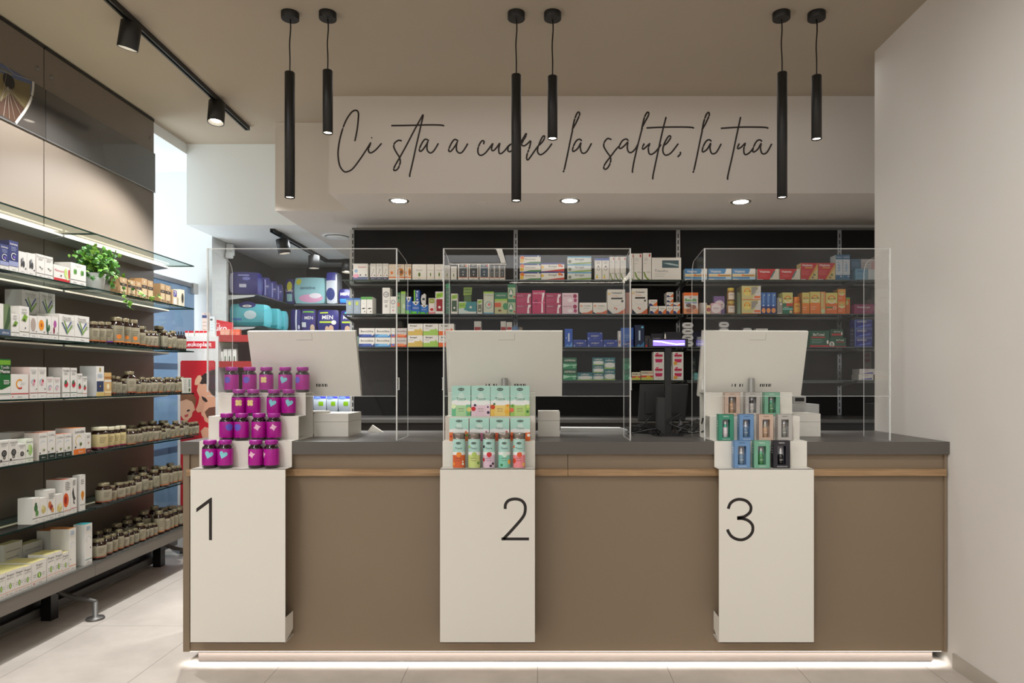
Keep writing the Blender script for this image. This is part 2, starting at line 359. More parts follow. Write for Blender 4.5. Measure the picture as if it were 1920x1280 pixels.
track((-2.2, 7.1, SZ), (-1.0, 7.1, SZ), 'black ceiling track across the back of the stock room')
G2 = 'spotlights in the stock room'
d = 5.83; track_head(None, (-2.22, d, SZ-.002), (PX(533, d), d+.01, PZ(475, d)), .052, .125, 'black spotlight nearest in the stock room, left above the packs', G2, 6, SZ)
d = 6.68; track_head(None, (-2.222, d, SZ-.002), (PX(589, d), d, PZ(503, d)), .052, .125, 'black spotlight at the bend of the stock room track', G2, 6, SZ)
d = 7.1; track_head(None, (PX(651, d), d, SZ-.002), (PX(651, d), d-.02, PZ(511, d)), .052, .125, 'black spotlight on the rear stock room track beside the dark shelving', G2, 6, SZ)
t = thing('ceiling_diffuser', 'round white air diffuser on the stock room ceiling', 'air diffuser', (PX(632, 5.94), 5.94, SZ))
m = MB(); m.lathe([(.10, -.004), (.118, -.012), (.13, -.001)], WHITE_WALL, seg=36, caps=False); m.build('rim', t)
m = MB(); m.lathe([(0, -.02), (.07, -.022), (.088, -.012)], WHITE_WALL, seg=36, caps=False); m.build('disc', t)

# linear ceiling lamps over the shop floor (seen mirrored in the acrylic screens)
def lin_lamp(x0, x1, y0, y1, label):
    t = thing('linear_ceiling_lamp', label, 'ceiling lamp', ((x0+x1)/2, (y0+y1)/2, CZ))
    m2 = MB(); cx, cy = (x0+x1)/2, (y0+y1)/2
    m2.box(x0-cx-.01, x1-cx+.01, y0-cy-.01, y1-cy+.01, -.05, -.001, BLACK); m2.build('housing', t)
    m2 = MB(); m2.box(x0-cx, x1-cx, y0-cy, y1-cy, -.056, -.0505, M((255,244,228), .5, emit=14)); m2.build('diffuser', t)
lin_lamp(-1.46, -.55, -4.35, -4.27, 'slim linear ceiling lamp crossing the shop behind the viewpoint')
lin_lamp(-.63, -.55, -4.2, -3.0, 'slim linear ceiling lamp joining the crossing one at its end')
lin_lamp(-.6, 1.6, -6.4, -6.32, 'far slim linear ceiling lamp crossing the shop behind the viewpoint')
lin_lamp(1.52, 1.6, -6.2, -3.4, 'far slim linear ceiling lamp running lengthwise')
# ================================================================== service counter
CTOP = 1.059
XL, XR = -1.704, 1.935
ct = thing('service_counter', 'long taupe pharmacy counter with oak ledge and glowing plinth', 'counter', (0, 3.6, 0))
def cpart(n, x0, x1, y0, y1, z0, z1, mat, bevel=.0015): 
    m = MB(); m.box(x0, x1, y0-3.6, y1-3.6, z0, z1, mat); return m.build(n, ct, bevel=bevel)
cpart('end_panel', XL, XL+.03, 3.252, 3.93, .058, 1.0, BROWN); cpart('end_panel', XR-.012, XR, 3.252, 3.93, .058, 1.0, BROWN)
sx = PX(1064.5, 3.26)
cpart('upper_panel', XL+.03, sx-.001, 3.262, 3.28, .928, 1.0, BROWN); cpart('upper_panel', sx+.001, XR-.012, 3.262, 3.28, .928, 1.0, BROWN)
cpart('lower_panel', XL+.03, XR-.012, 3.262, 3.28, .058, .897, BROWN)
cpart('oak_ledge', XL+.022, sx-.001, 3.238, 3.262, .897, .929, WOOD, .001); cpart('oak_ledge', sx+.001, XR-.01, 3.238, 3.262, .897, .929, WOOD, .001)
cpart('plinth', PX(372, 3.276), PX(1748, 3.276), 3.42, 3.8, .0, .058, M((214,200,188), .5), 0)
cpart('skirt', PX(372, 3.276), PX(1748, 3.276), 3.276, 3.286, .004, .058, M((98,90,84), .6), 0)
cpart('rear_panel', XL+.03, XR-.012, 3.9, 3.92, .058, 1.0, BROWN)
m = MB(); m.box(XL+.01, XR-.02, 3.2635-3.6, 3.27-3.6, .0545, .0578, M((255,240,226), .5, emit=1)); m.build('led_strip', ct)
area('plinth_led', ((XL+XR)/2, 3.266, .0535), (0, 0, 0), XR-XL-.04, .004, 4.2, (1, .95, .9), 118)
m = MB(); m.box(XL-.004, XR+.004, 3.237, 3.967, 1.0, CTOP, STONE); o = m.build('worktop', bevel=.0015); tag(o, 'dark grey stone worktop running along the whole counter', 'worktop')

# ------------------------------------------------------------------ numbered display stands (folded white steel)
YF, YR = 3.15, (3.232, 3.322, 3.422, 3.53); TZ = (.942, 1.063, 1.176, 1.289); T = .0025
def stand(x0, x1, tabside, label, digit):
    t = thing('display_stand', label, 'display stand', (x0, YF, .14), 0, 'numbered white steel stands on the counter')
    W = x1-x0; y = lambda v: v-YF; z = lambda v: v-.14
    m = MB(); m.box(0, W, 0, T, 0, z(TZ[0]), STEEL)
    # lower return flap on the tab side and the short tab against the counter
    if tabside:
        a = W if tabside > 0 else 0; b = a - T*tabside; xx = sorted((a, b))
        m.prism([(0, 0.0), (y(3.25), .03), (y(3.25), .115), (0, .115)], xx[0], xx[1], STEEL, 'x')
        m.box(xx[0]-.001, xx[1]+.001, 0, y(3.25), 0.0, .003, STEEL)
    m.box(0, W, 0, y(3.255), 0.0, T, STEEL)
    m.build('front_panel', t, bevel=.0012)
    m = MB()
    ys = [0] + [y(v) for v in YR]
    for i in range(4):
        m.box(0, W, ys[i], ys[i+1]+T, z(TZ[i])-T, z(TZ[i]), STEEL)                       # tread
        if i < 3: m.box(0, W, ys[i+1], ys[i+1]+T, z(TZ[i]), z(TZ[i+1])-T, STEEL)          # riser
    m.box(0, W, ys[4], ys[4]+T, z(CTOP)+.001, z(TZ[3]), STEEL)
    m.box(0, W, y(3.30), ys[4], z(CTOP)+.0005, z(CTOP)+.002, STEEL)
    m.build('stepped_tray', t, bevel=.001)
    m = MB(); digit(m, x0); m.build('number', t, (0, -.0006, 0))
    return t
DIG = M((26, 20, 16), .5, name='number_vinyl')
def NX(zx, x0, o=320): return PX(o + zx/2.8235, YF) - x0
def NZ(zy): return PZ(860 + zy/2.8235, YF) - .14
def ribbon(m, pts, wd, fn=None):
    P = smooth([Vector(p) for p in pts], 6) if len(pts) > 2 else [Vector(p) for p in pts]; vs = []
    for i, p in enumerate(P):
        t = (P[min(i+1, len(P)-1)] - P[max(i-1, 0)]).normalized(); n = Vector((-t.y, t.x))*wd/2
        vs += [(p.x+n.x, 0, p.y+n.y), (p.x-n.x, 0, p.y-n.y)]
    m.add(vs, [(2*i, 2*i+1, 2*i+3, 2*i+2) for i in range(len(P)-1)], DIG)
def one(m, x0): m.add([(NX(a, x0), 0, NZ(b)) for a, b in ((136,262),(203,212),(214,205),(219,205),(219,430),(203,430),(203,233),(136,283))], [(0,1,6,7), (1,2,3,4,5,6)], DIG)
def two(m, x0):
    ribbon(m, [(NX(a, x0), NZ(b)) for a, b in ((1771,265),(1773,240),(1791,219),(1825,212),(1858,221),(1876,246),(1875,285),(1857,318),(1805,378),(1770,415),(1762,424))], .0135)
    m.rect(NX(1751, x0), NX(1897, x0), NZ(431), NZ(416), 0, DIG)
def three(m, x0):
    X = lambda a: NX(a, x0, 1240)
    ribbon(m, [(X(a), NZ(b)) for a, b in ((354,264),(365,236),(390,218),(420,214),(452,224),(473,250),(470,280),(445,302),(422,309),(401,311))], .0135)
    ribbon(m, [(X(a), NZ(b)) for a, b in ((401,316),(430,316),(462,328),(482,352),(482,385),(462,412),(432,427),(400,425),(372,410),(356,388),(350,373))], .0135)
SX1, SX2, SX3 = PX(357, YF), PX(825, YF), PX(1348, YF); SW = .438
stand(SX1, SX1+SW, 1, 'white steel stand numbered 1 holding magenta jars', one)
stand(SX2, SX2+SW, 0, 'white steel stand numbered 2 holding mint tea boxes', two)
stand(SX3, SX3+SW, -1, 'white steel stand numbered 3 holding small serum boxes', three)

# ------------------------------------------------------------------ acrylic screens
def screen(x0, x1, label, lw0, dl=.27):
    t = thing('acrylic_screen', label, 'protective screen', ((x0+x1)/2, 3.296, CTOP), 0, 'clear acrylic screens on the counter')
    hw = (x1-x0)/2; TH = .005; zt = 1.988-CTOP; zb = 1.273-CTOP; D = .27
    m = MB()
    m.rect(-hw+TH, hw-TH, zb, zt, 0, ACRYL)
    for (a, b, c, dd) in ((-hw, hw, zt-.0035, zt), (-hw, hw, zb, zb+.0025)): m.box(a, b, 0, TH, c, dd, ACRYL_EDGE)
    m.build('front_pane', t)
    for s in (-1, 1):
        z0 = lw0 if s < 0 else 0.001
        x = s*hw; D = dl if s < 0 else .27
        r = .06; prof = [(0, z0), (D, z0), (D, zt-r-.02)] + [(D-r+r*cos(a), zt-r-.02+r*sin(a)) for a in (pi/6, pi/3, pi/2.2)] + [(.012, zt)] + [(0, zt)]
        m = MB(); m.add([(x, a, b) for a, b in prof], [tuple(range(len(prof)))], ACRYL)
        n = len(prof)   # bright polished rim
        rim = [(p, prof[(i+1) % n]) for i, p in enumerate(prof)]
        for p, q in rim:
            m.add([(x, p[0], p[1]), (x-s*.0035, p[0], p[1]), (x-s*.0035, q[0], q[1]), (x, q[0], q[1])], [(0,1,2,3)], ACRYL_EDGE)
        m.box(min(x, x-s*.006), max(x, x-s*.006), -.002, .005, z0, zt, ACRYL_EDGE)
        m.build('side_wing', t)
        for zc in (.275, .80) if z0 < .2 else (.3, .80):
            m = MB(); w0 = .018
            for (a, b, c, dd) in ((.02, .023, zc-.03, zc+.03), (.002, .02, zc+.027, zc+.03), (.002, .02, zc-.03, zc-.027)):
                m.box(min(x+s*.001, x+s*.006), max(x+s*.001, x+s*.006), a, b, c, dd, ACRYL_EDGE)
            m.build('clip', t)
screen(-1.612, -.693, 'clear acrylic screen behind the magenta jars, left end of counter', .236)
screen(-.472, .435, 'clear acrylic screen behind the mint tea boxes, middle of counter', 0.001, .215)
screen(.788, 1.689, 'clear acrylic screen behind the serum boxes, right end of counter', 0.001)

# ------------------------------------------------------------------ monitors (white backs)
def monitor(xc, wd, yb, label, roll=0, top=1.607, bot=1.272, stand_h=True):
    t = thing('computer_monitor', label, 'computer', (xc, yb+.09, CTOP), 0, 'white computers seen from the back')
    tilt = radians(15.5); Hh = (top-bot)/cos(tilt)
    b = MB(); b.box(-wd/2, wd/2, -.018, .004, 0, Hh, STEEL)
    b.box(-wd/2+.008, wd/2-.008, .004, .010, .008, Hh-.008, BLACKP)
    o = b.build('screen_housing', t, (0, 0, bot-CTOP), bevel=.006); o.rotation_euler = (tilt, 0, roll)
    m = MB(); y = -.0187
    for (a, bb, c, dd) in ((-.03, .055, Hh-.046, Hh-.0445), (.0535, .055, Hh-.046, Hh-.01)): m.rect(a, bb, c, dd, y, M((150,148,142), .5))
    for i, xx in enumerate((-.10, -.085, -.06, -.045, .05, .062, .072, .082, .095, .105)):
        m.rect(xx, xx+(.007 if i % 3 else .004), .052, .068, y, BLACKP)
    m.build('port_row', o)
    m = MB(); m.lathe([(.017, .0), (.017, .205), (.014, .21)], M((150,148,143), .35, metal=.3), cy=-.088, seg=24); m.build('hinge', t, (0, .035, bot-CTOP-.12))
    m = MB(); m.box(-.04, .03, -.03, .16, .001, .009, STEEL); m.box(-.03, .03, .0, .02, .009, bot-CTOP-.1, STEEL); m.build('foot', t, bevel=.002)
monitor(PX(560, 3.45), .565, 3.52, 'white computer back behind stand 1, tilted towards the customer side', radians(-3))
monitor(PX(944, 3.45), .60, 3.52, 'white computer back behind stand 2, straight rectangular outline')
monitor(PX(1421, 3.45), .552, 3.52, 'white computer back behind stand 3, near the right wall', radians(3))

# white boxes (receipt printers / till covers) beside the stands
def wbox(name, x0, x1, y0, y1, h, label, cat, mat=None, parts=True):
    mat = mat or STEEL
    t = thing(name, label, cat, ((x0+x1)/2, y0, CTOP+.0005)); a = (x1-x0)/2
    m = MB(); m.box(-a, a, 0, y1-y0, 0, h*.64, mat); m.build('body', t, bevel=.002)
    m = MB(); m.box(-a, a, .0008, y1-y0, h*.65, h, mat); m.build('lid', t, bevel=.003)
    return t
wbox('white_case', SX1+SW+.005, PX(653, 3.535), 3.535, 3.79, .118, 'white rectangular case on the worktop beside the magenta jars', 'case')
wbox('white_case', SX2+SW+.012, PX(1049.6, 3.535), 3.535, 3.75, .128, 'white rectangular case on the worktop beside the mint tea boxes', 'case')
wbox('white_case', SX3+SW-.08, PX(1538.6, 3.545), 3.545, 3.72, .118, 'white rectangular case on the worktop beside the serum boxes', 'case')
m = MB(); m.lathe([(.055, 0), (.06, .004), (.055, .012), (0, .014)], STEEL, seg=32); o = m.build('white_dish', None, (PX(598, 3.62), 3.62, CTOP+.1185)); tag(o, 'shallow round white dish on the case right of stand 1', 'dish')
t = thing('receipt_printer', 'low grey receipt printer behind the case right of stand 3', 'printer', (PX(1500, 3.84), 3.76, CTOP+.0005))
m = MB(); m.box(-.08, .075, 0, .15, 0, .16, M((176,176,172), .45)); m.build('body', t, bevel=.004)
m = MB(); m.box(-.06, .01, .02, .1, .16, .205, M((188,188,184), .45)); m.build('paper_cover', t, bevel=.003)
m = MB(); m.box(-.05, .0, .0165, .0195, .175, .195, BLACKP); m.build('slot', t)
m = MB(); m.prism([(0,0),(.09,0),(.03,.04)], -.01, .01, STEEL); o = m.build('cradle', None, (PX(680, 3.75), 3.85, CTOP+.0005)); tag(o, 'small white wedge cradle right of the case beside stand 1', 'cradle')
m = MB(); m.prism([(0,.0),(.36,0),(.38,.01),(.34,.022),(0,.024)], 0, .1, LGREY); o = m.build('keyboard_tray', None, (PX(1052, 3.84), 3.84, CTOP+.0005)); tag(o, 'flat light grey tray on the worktop right of stand 2', 'tray')

# customer display on pole
dp = 3.62
t = thing('pole_display', 'black pole display with glowing violet bar on the middle worktop', 'customer display', (PX(1252, dp), dp, CTOP+.0005))
k = dp/F
m = MB(); m.box(-.078, .072, -.06, .1, 0, .012, BLACKP); m.build('base_plate', t, bevel=.004)
m = MB(); m.box(-.0165, .0165, -.016, .016, .012, PZ(652, dp)-CTOP, BLACKP); m.build('pole', t, bevel=.002)
m = MB(); m.box(-.057, -.018, -.02, .04, .012, .20, M((40,40,40), .5)); m.build('cable_box', t, bevel=.003)
m = MB(); zc = PZ(643, dp)-CTOP; m.box(-.103, .103, -.022, .02, zc-.024, zc+.022, BLACKP); o = m.build('display_head', t, bevel=.005)
m = MB(); m.rect(-.082, .086, zc-.016, zc+.014, -.0227, M((120,100,255), .3, emit=1.6)); m.build('lit_screen', o)
m = MB()
pts = [(-.08,.008),(-.04,.006),(0,-.002),(.04,-.008),(.085,-.006)]
m.add([q for x, z in pts for q in ((x, -.0231, zc+z-.003), (x, -.0231, zc+z+.003))], [(2*i, 2*i+2, 2*i+3, 2*i+1) for i in range(4)], M((235,230,255), .3, emit=2.2)); m.build('lit_text', o)
# small black monitor behind it
d = 3.78
t = thing('till_monitor', 'small black monitor back behind the pole display', 'monitor', (PX(1243, d), d, CTOP+.0005))
m = MB()
m.prism([(PX(1196, d)-PX(1243, d), PZ(790, d)-CTOP), (PX(1285, d)-PX(1243, d), PZ(790, d)-CTOP), (PX(1292, d)-PX(1243, d), PZ(720, d)-CTOP), (PX(1200, d)-PX(1243, d), PZ(720, d)-CTOP)], 0, .02, M((30,29,28), .5)); m.build('housing', t, bevel=.006)
m = MB(); m.box(-.1, .09, -.014, 0, PZ(775, d)-CTOP, PZ(735, d)-CTOP, M((22,21,20), .5)); m.build('rear_cover', t, bevel=.01)
m = MB(); m.lathe([(.012, .01), (.012, .09)], ALU, cx=.1, cy=.012, seg=16); m.box(-.02, .02, .0, .02, .01, .1, BLACKP); m.build('neck', t)
m = MB(); m.box(-.12, .13, -.05, .08, 0, .01, BLACKP); m.build('foot', t, bevel=.003)
# tangles of cable on the worktop
def cable(x0, x1, y, label, seed, n=9, hi=.10, cat='cable'):
    r = random.Random(seed); pts = [Vector((x0, y, CTOP+.006))]
    for i in range(n): pts.append(Vector((x0+(x1-x0)*(i+.5)/n+r.uniform(-.06,.06), y+r.uniform(-.06,.06), CTOP+.006+abs(r.gauss(0, hi*.45)))))
    pts.append(Vector((x1, y, CTOP+.006))); P = smooth(pts, 6)
    for p in P: p.z = max(p.z, CTOP+.0045)
    m = MB(); m.tube(P, .0034, BLACKP, 8); o = m.build('cable'); tag(o, label, cat, 'black cables tangled on the worktop')
for i, (a, b, y, sd, lab) in enumerate(((1186, 1236, 3.56, 3, 'black cable coiled left of the pole display'), (1190, 1232, 3.68, 4, 'black cable looping at the left foot of the black monitor'),
        (1262, 1312, 3.56, 5, 'black cable looping just right of the pole display'), (1285, 1338, 3.70, 6, 'black cable rising behind the left wing of the right screen'), (1258, 1330, 3.8, 9, 'black cable lying farthest back between pole display and stand 3'))):
    cable(PX(a, y), PX(b, y), y, lab, sd)
m = MB(); m.prism([(0,0),(.1,0),(.12,.03),(.07,.055),(.02,.045)], 0, .07, BLACKP); o = m.build('barcode_scanner', None, (PX(1190, 3.75), 3.74, CTOP+.0005)); tag(o, 'dark handheld scanner lying left of the black monitor', 'scanner')

# ================================================================== magenta jars
MAG = M((170, 2, 140), .35, name='magenta_label'); MAGC = M((160, 20, 142), .35, name='magenta_cap')
SHC = {'heart': M((130, 205, 215), .5), 'blob': M((98, 88, 190), .5), 'star': M((232, 188, 210), .5), 'clover': M((232, 212, 140), .5)}
def shape(kind):
    P = []
    for i in range(40):
        a = 2*pi*i/40
        if kind == 'blob': r = 1 + .04*sin(3*a)
        elif kind == 'clover': r = .66 + .42*abs(sin(2*a))**.9
        elif kind == 'star': a += .2; r = 1.1/((abs(cos(a-.2))**.75+abs(sin(a-.2))**.75)**(1/.75))
        else:
            x = 1.0*sin(a)**3; z = (.95*cos(a)-.42*cos(2*a)-.16*cos(3*a)-.06*cos(4*a)); x *= 1.08; P.append((x*cos(-.3)-z*sin(-.3), x*sin(-.3)+z*cos(-.3))); continue
        P.append((r*cos(a), r*sin(a)))
    return P
def cyl_decal(m, P, s, off_ang, zc, R, mat, lift=.0005):
    n = len(P); vs = []; fs = []; RG = (0.001, .35, .7, 1)
    for r in RG:
        for x, z in P:
            a = -pi/2 + off_ang + x*r*s/R; vs.append(((R+lift)*cos(a), (R+lift)*sin(a), zc+z*r*s))
    for j in range(3):
        for i in range(n): fs.append((j*n+i, j*n+(i+1) % n, (j+1)*n+(i+1) % n, (j+1)*n+i))
    m.add(vs, fs, mat)
def cyl_rect(m, a0, a1, z0, z1, R, mat, lift=.0005, n=10):
    vs = []
    for i in range(n+1): a = -pi/2 + a0 + (a1-a0)*i/n; vs += [((R+lift)*cos(a), (R+lift)*sin(a), z0), ((R+lift)*cos(a), (R+lift)*sin(a), z1)]
    m.add(vs, [(2*i, 2*i+2, 2*i+3, 2*i+1) for i in range(n)], mat)
def cyl_text(m, txt, off, wd, z0, z1, R, mat, bold=0, lift=.0007):
    t = text_mesh(txt, bold); vs, fs, (a, b, c, d) = t; s = min(wd/(b-a), (z1-z0)/(d-c))
    q = []
    for x, z in vs:
        an = -pi/2 + off + (x-(a+b)/2)*s/R; q.append(((R+lift)*cos(an), (R+lift)*sin(an), (z0+z1)/2 + (z-(c+d)/2)*s))
    m.add(q, fs, mat)
JP = {}
def jar_meshes(kind, ang, scale_h=1):
    k = (kind, ang)
    if k in JP: return JP[k]
    R = .0335
    b = MB(); b.lathe([(R-.004, 0), (R, .005), (R, .092), (R-.002, .098), (R-.008, .104), (.024, .107), (.024, .112)], DBROWN, seg=36)
    l = MB(); l.lathe([(R+.0004, .014), (R+.0006, .0145), (R+.0006, .0895), (R+.0004, .09)], MAG, seg=40, caps=False)
    cyl_decal(l, shape(kind), .0165, ang, .064, R, SHC[kind], .0012)
    for i in range(7): cyl_rect(l, ang-.95, ang-.45-(.1 if i % 2 else 0), .03+i*.008, .0312+i*.008, R, M((120, 4, 110), .4), .0009, 4)
    c = MB(); c.lathe([(.0275, .110), (.029, .112), (.029, .126), (.0275, .129), (0, .1295)], MAGC, seg=36)
    JP[k] = (b.mesh('jar'), l.mesh('label_sleeve'), c.mesh('lid')); return JP[k]
SW_ = {'heart': 'cyan heart', 'blob': 'blue circle', 'star': 'pale pink star', 'clover': 'yellow clover'}
def mk(name, me, parent=None, loc=(0,0,0), rz=0):
    o = bpy.data.objects.new(name, me); COL.objects.link(o); o.location = loc; o.rotation_euler[2] = rz
    if parent: o.parent = parent
    return o
rows = [(0, 3.193, 'on the bottom step', [(389.8,'heart',.3),(418.7,'heart',.15),(476.5,'star',-.2),(506,'star',-.95)]),
        (1, 3.278, 'on the second step', [(421.8,'blob',.75),(450,'blob',-.2),(482.6,'star',.1),(511,'star',.25)]),
        (2, 3.374, 'on the third step', [(444.8,'clover',.35),(472,'clover',-.1),(510.9,'heart',.1),(538.6,'heart',.4)]),
        (3, 3.476, 'on the top step', [(431,'blob',-.25),(464.9,'blob',-.1),(496.6,'clover',-.05),(532.3,'heart',.05),(564.9,'blob',-.55)])]
for k, y, place, js in rows:
    for i, (px, kind, ang) in enumerate(js):
        t = thing('supplement_jar', '', 'jar', (PX(px, y-.02), y, TZ[k]+.0003)); later(t, 'magenta jar with ' + SW_[kind], place + ' of stand 1', px, 'jar', 'magenta supplement jars on stand 1')
        b, l, c = jar_meshes(kind, ang); mk('jar_body', b, t); mk('label_sleeve', l, t); mk('lid', c, t)

# ================================================================== tea boxes and tins on stand 2
MINT = (178, 222, 208); DG = (24, 70, 52)
def tea_box(px0, px1, y, z, h, cols, desc, place, fruit):
    x0, x1 = PX(px0, y), PX(px1, y); W = x1-x0; m = MB(); mint = M(MINT, .55)
    m.box(-W/2, W/2, 0, .05, 0, h, mint, side=M(cols[1], .55))
    y0 = -.0006; f = -.0009; g = -.0012
    m.rect(-W/2, W/2, 0, h*.40, y0, M(cols[0], .55)); m.poly([(-W/2, h*.36), (W/2, h*.36), (W/2, h*.5), (W*.2, h*.54), (0, h*.5), (-W*.25, h*.55), (-W/2, h*.5)], y0-.0001, M((240,240,238), .55))
    m.rect(-W/2, -W*.28, 0, h*.38, f, M(cols[1], .55)); m.rect(W*.27, W/2, 0, h*.38, f, M(cols[1], .55))
    m.ell(0, h*.885, W*.17, h*.05, f, M(DG, .5)); m.text('NATURA', -W*.13, W*.13, h*.865, h*.905, g, M((230,240,235), .5))
    m.poly([(-W*.2, h*.5), (W*.2, h*.5), (W*.14, h*.72), (W*.06, h*.78), (-W*.06, h*.78), (-W*.14, h*.72)], f+.0001, M((206,232,222), .5))
    m.text('Tisana', -W*.25, W*.25, h*.53, h*.62, g, M((70,110,95), .5)); m.text('INFUSO', -W*.2, W*.2, h*.22, h*.26, g, M((120,90,80), .5)); m.text('naturale', -W*.18, W*.18, h*.15, h*.19, g, M((120,90,80), .5))
    for (cx, cz, r, c) in fruit: m.ell(cx*W, cz*h, r*W, r*W, g-.0002, M(c, .5), 14)
    o = m.build('tea_box', None, ((x0+x1)/2, y, z+.0003)); later(o, desc, place, px0, 'tea box', 'mint tea boxes on stand 2')
y = 3.33
tea_box(847, 882.3, y, TZ[2], .147, ((176,212,160),(110,185,140)), 'mint tea box with lime slice and green base', 'in the upper row of stand 2', [(-.4,.32,.13,(225,235,190)),(.42,.22,.13,(225,200,120)),(.4,.08,.06,(120,170,60))])
tea_box(883.6, 919, y, TZ[2], .147, ((232,200,212),(236,206,216)), 'mint tea box with strawberry and pink base', 'in the upper row of stand 2', [(-.38,.24,.12,(205,30,45)),(-.3,.36,.07,(60,40,80)),(.4,.12,.08,(60,35,80)),(.38,.3,.05,(60,35,80))])
tea_box(919.7, 955.5, y, TZ[2], .147, ((240,205,120),(236,190,90)), 'mint tea box with orange berries and yellow base', 'in the upper row of stand 2', [(-.38,.3,.12,(200,60,30)),(.36,.15,.12,(245,180,50)),(-.3,.4,.06,(60,110,50)),(.4,.35,.07,(235,150,40))])
tea_box(956.7, 992.8, y, TZ[2], .147, ((190,214,130),(160,200,100)), 'mint tea box with grapefruit and olive green base', 'in the upper row of stand 2', [(-.42,.2,.12,(235,110,80)),(-.38,.34,.08,(110,160,60)),(.4,.15,.07,(50,120,60)),(.42,.32,.09,(200,220,120))])
y = 3.245
for i, (a, b, c, ds) in enumerate(((842.6, 878.7, (225,120,60), 'half hidden mint box with orange edge'), (880, 917, (200,120,150), 'half hidden mint box with rose edge'), (918, 955, (215,90,50), 'half hidden mint box with red edge'), (957, 994, (228,105,40), 'half hidden mint box with white blossom'))):
    tea_box(a, b, y, TZ[1], .106, (c, c), ds, 'behind the tins of stand 2', [(-.42,.2,.07,(200,60,40)),(.42,.25,.08,(245,240,230) if i == 3 else (90,140,60)),(.36,.4,.05,(240,230,220) if i == 3 else c)])
def tin(px, band, c2, desc, fruit):
    y = 3.19; R = .0285; t = thing('tea_tin', '', 'tin', (PX(px, y-.02), y, TZ[0]+.0003)); later(t, desc, 'in the front row of stand 2', px, 'tea tin', 'tea tins on stand 2')
    m = MB(); m.lathe([(R-.002, 0), (R, .002), (R, .134), (R-.001, .136)], M((176, 214, 204), .35), seg=40)
    m.lathe([(R+.0002, .0), (R+.0003, .002)], M((170,160,150), .3, metal=.7), seg=40, caps=False)
    cyl_rect(m, -pi/2, pi/2, .003, .062, R, M(band, .4), .0003, 24)
    cyl_rect(m, -pi/2, pi/2, .062, .076, R, M((238,238,236), .45), .0003, 24)
    cyl_decal(m, shape('blob'), .012, .1, .064, R, M(c2, .45), .0006)
    P = [(1.6*cos(2*pi*i/24), .75*sin(2*pi*i/24)) for i in range(24)]
    cyl_decal(m, P, .0075, 0, .117, R, M(DG, .45), .0006); cyl_text(m, 'NATURA', 0, .018, .1145, .1195, R, M((230,240,235), .5), 0, .001)
    cyl_text(m, 'Tisana', 0, .032, .088, .100, R, M((60,105,110), .5), 0, .001); cyl_text(m, 'INFUSO', 0, .026, .044, .05, R, M((90,60,50), .5), 0, .001); cyl_text(m, 'naturale', 0, .024, .034, .04, R, M((90,60,50), .5), 0, .001)
    for a, z, r, c in fruit: cyl_decal(m, shape('blob'), r, a, z, R, M(c, .45), .0009)
    m.build('tin_body', t)
    m = MB(); m.lathe([(R+.0005, .136), (R+.0005, .139), (R-.002, .141), (R-.002, .143), (R+.001, .145), (R+.001, .160), (R-.001, .163), (0, .1632)], M((142,132,124), .3, metal=.75), seg=40); m.build('metal_lid', t)
tin(859.7, (214,98,52), (235,140,50), 'tea tin with orange band and white blossom', [(.8,.02,.006,(245,240,230)),(.75,.032,.004,(245,240,230)),(-.85,.02,.008,(235,150,50))])
tin(888.4, (196,212,130), (176,200,100), 'tea tin with lime green band', [(.8,.025,.007,(110,160,70)),(-.8,.10,.006,(150,190,90))])
tin(916.3, (218,188,206), (205,40,50), 'tea tin with lilac band and strawberry', [(.75,.022,.006,(50,30,50)),(.35,.012,.006,(60,30,50)),(-.9,.1,.007,(40,30,40)),(-.95,.04,.009,(190,30,50))])
tin(945.3, (132,206,180), (210,230,215), 'tea tin with sea green band', [(1.0,.03,.011,(240,180,70)),(-.4,.016,.006,(50,120,70))])
tin(973, (238,142,150), (226,90,50), 'tea tin with salmon pink band', [(-.9,.035,.012,(215,70,40)),(.85,.018,.008,(240,190,90)),(-.95,.1,.007,(220,120,90))])

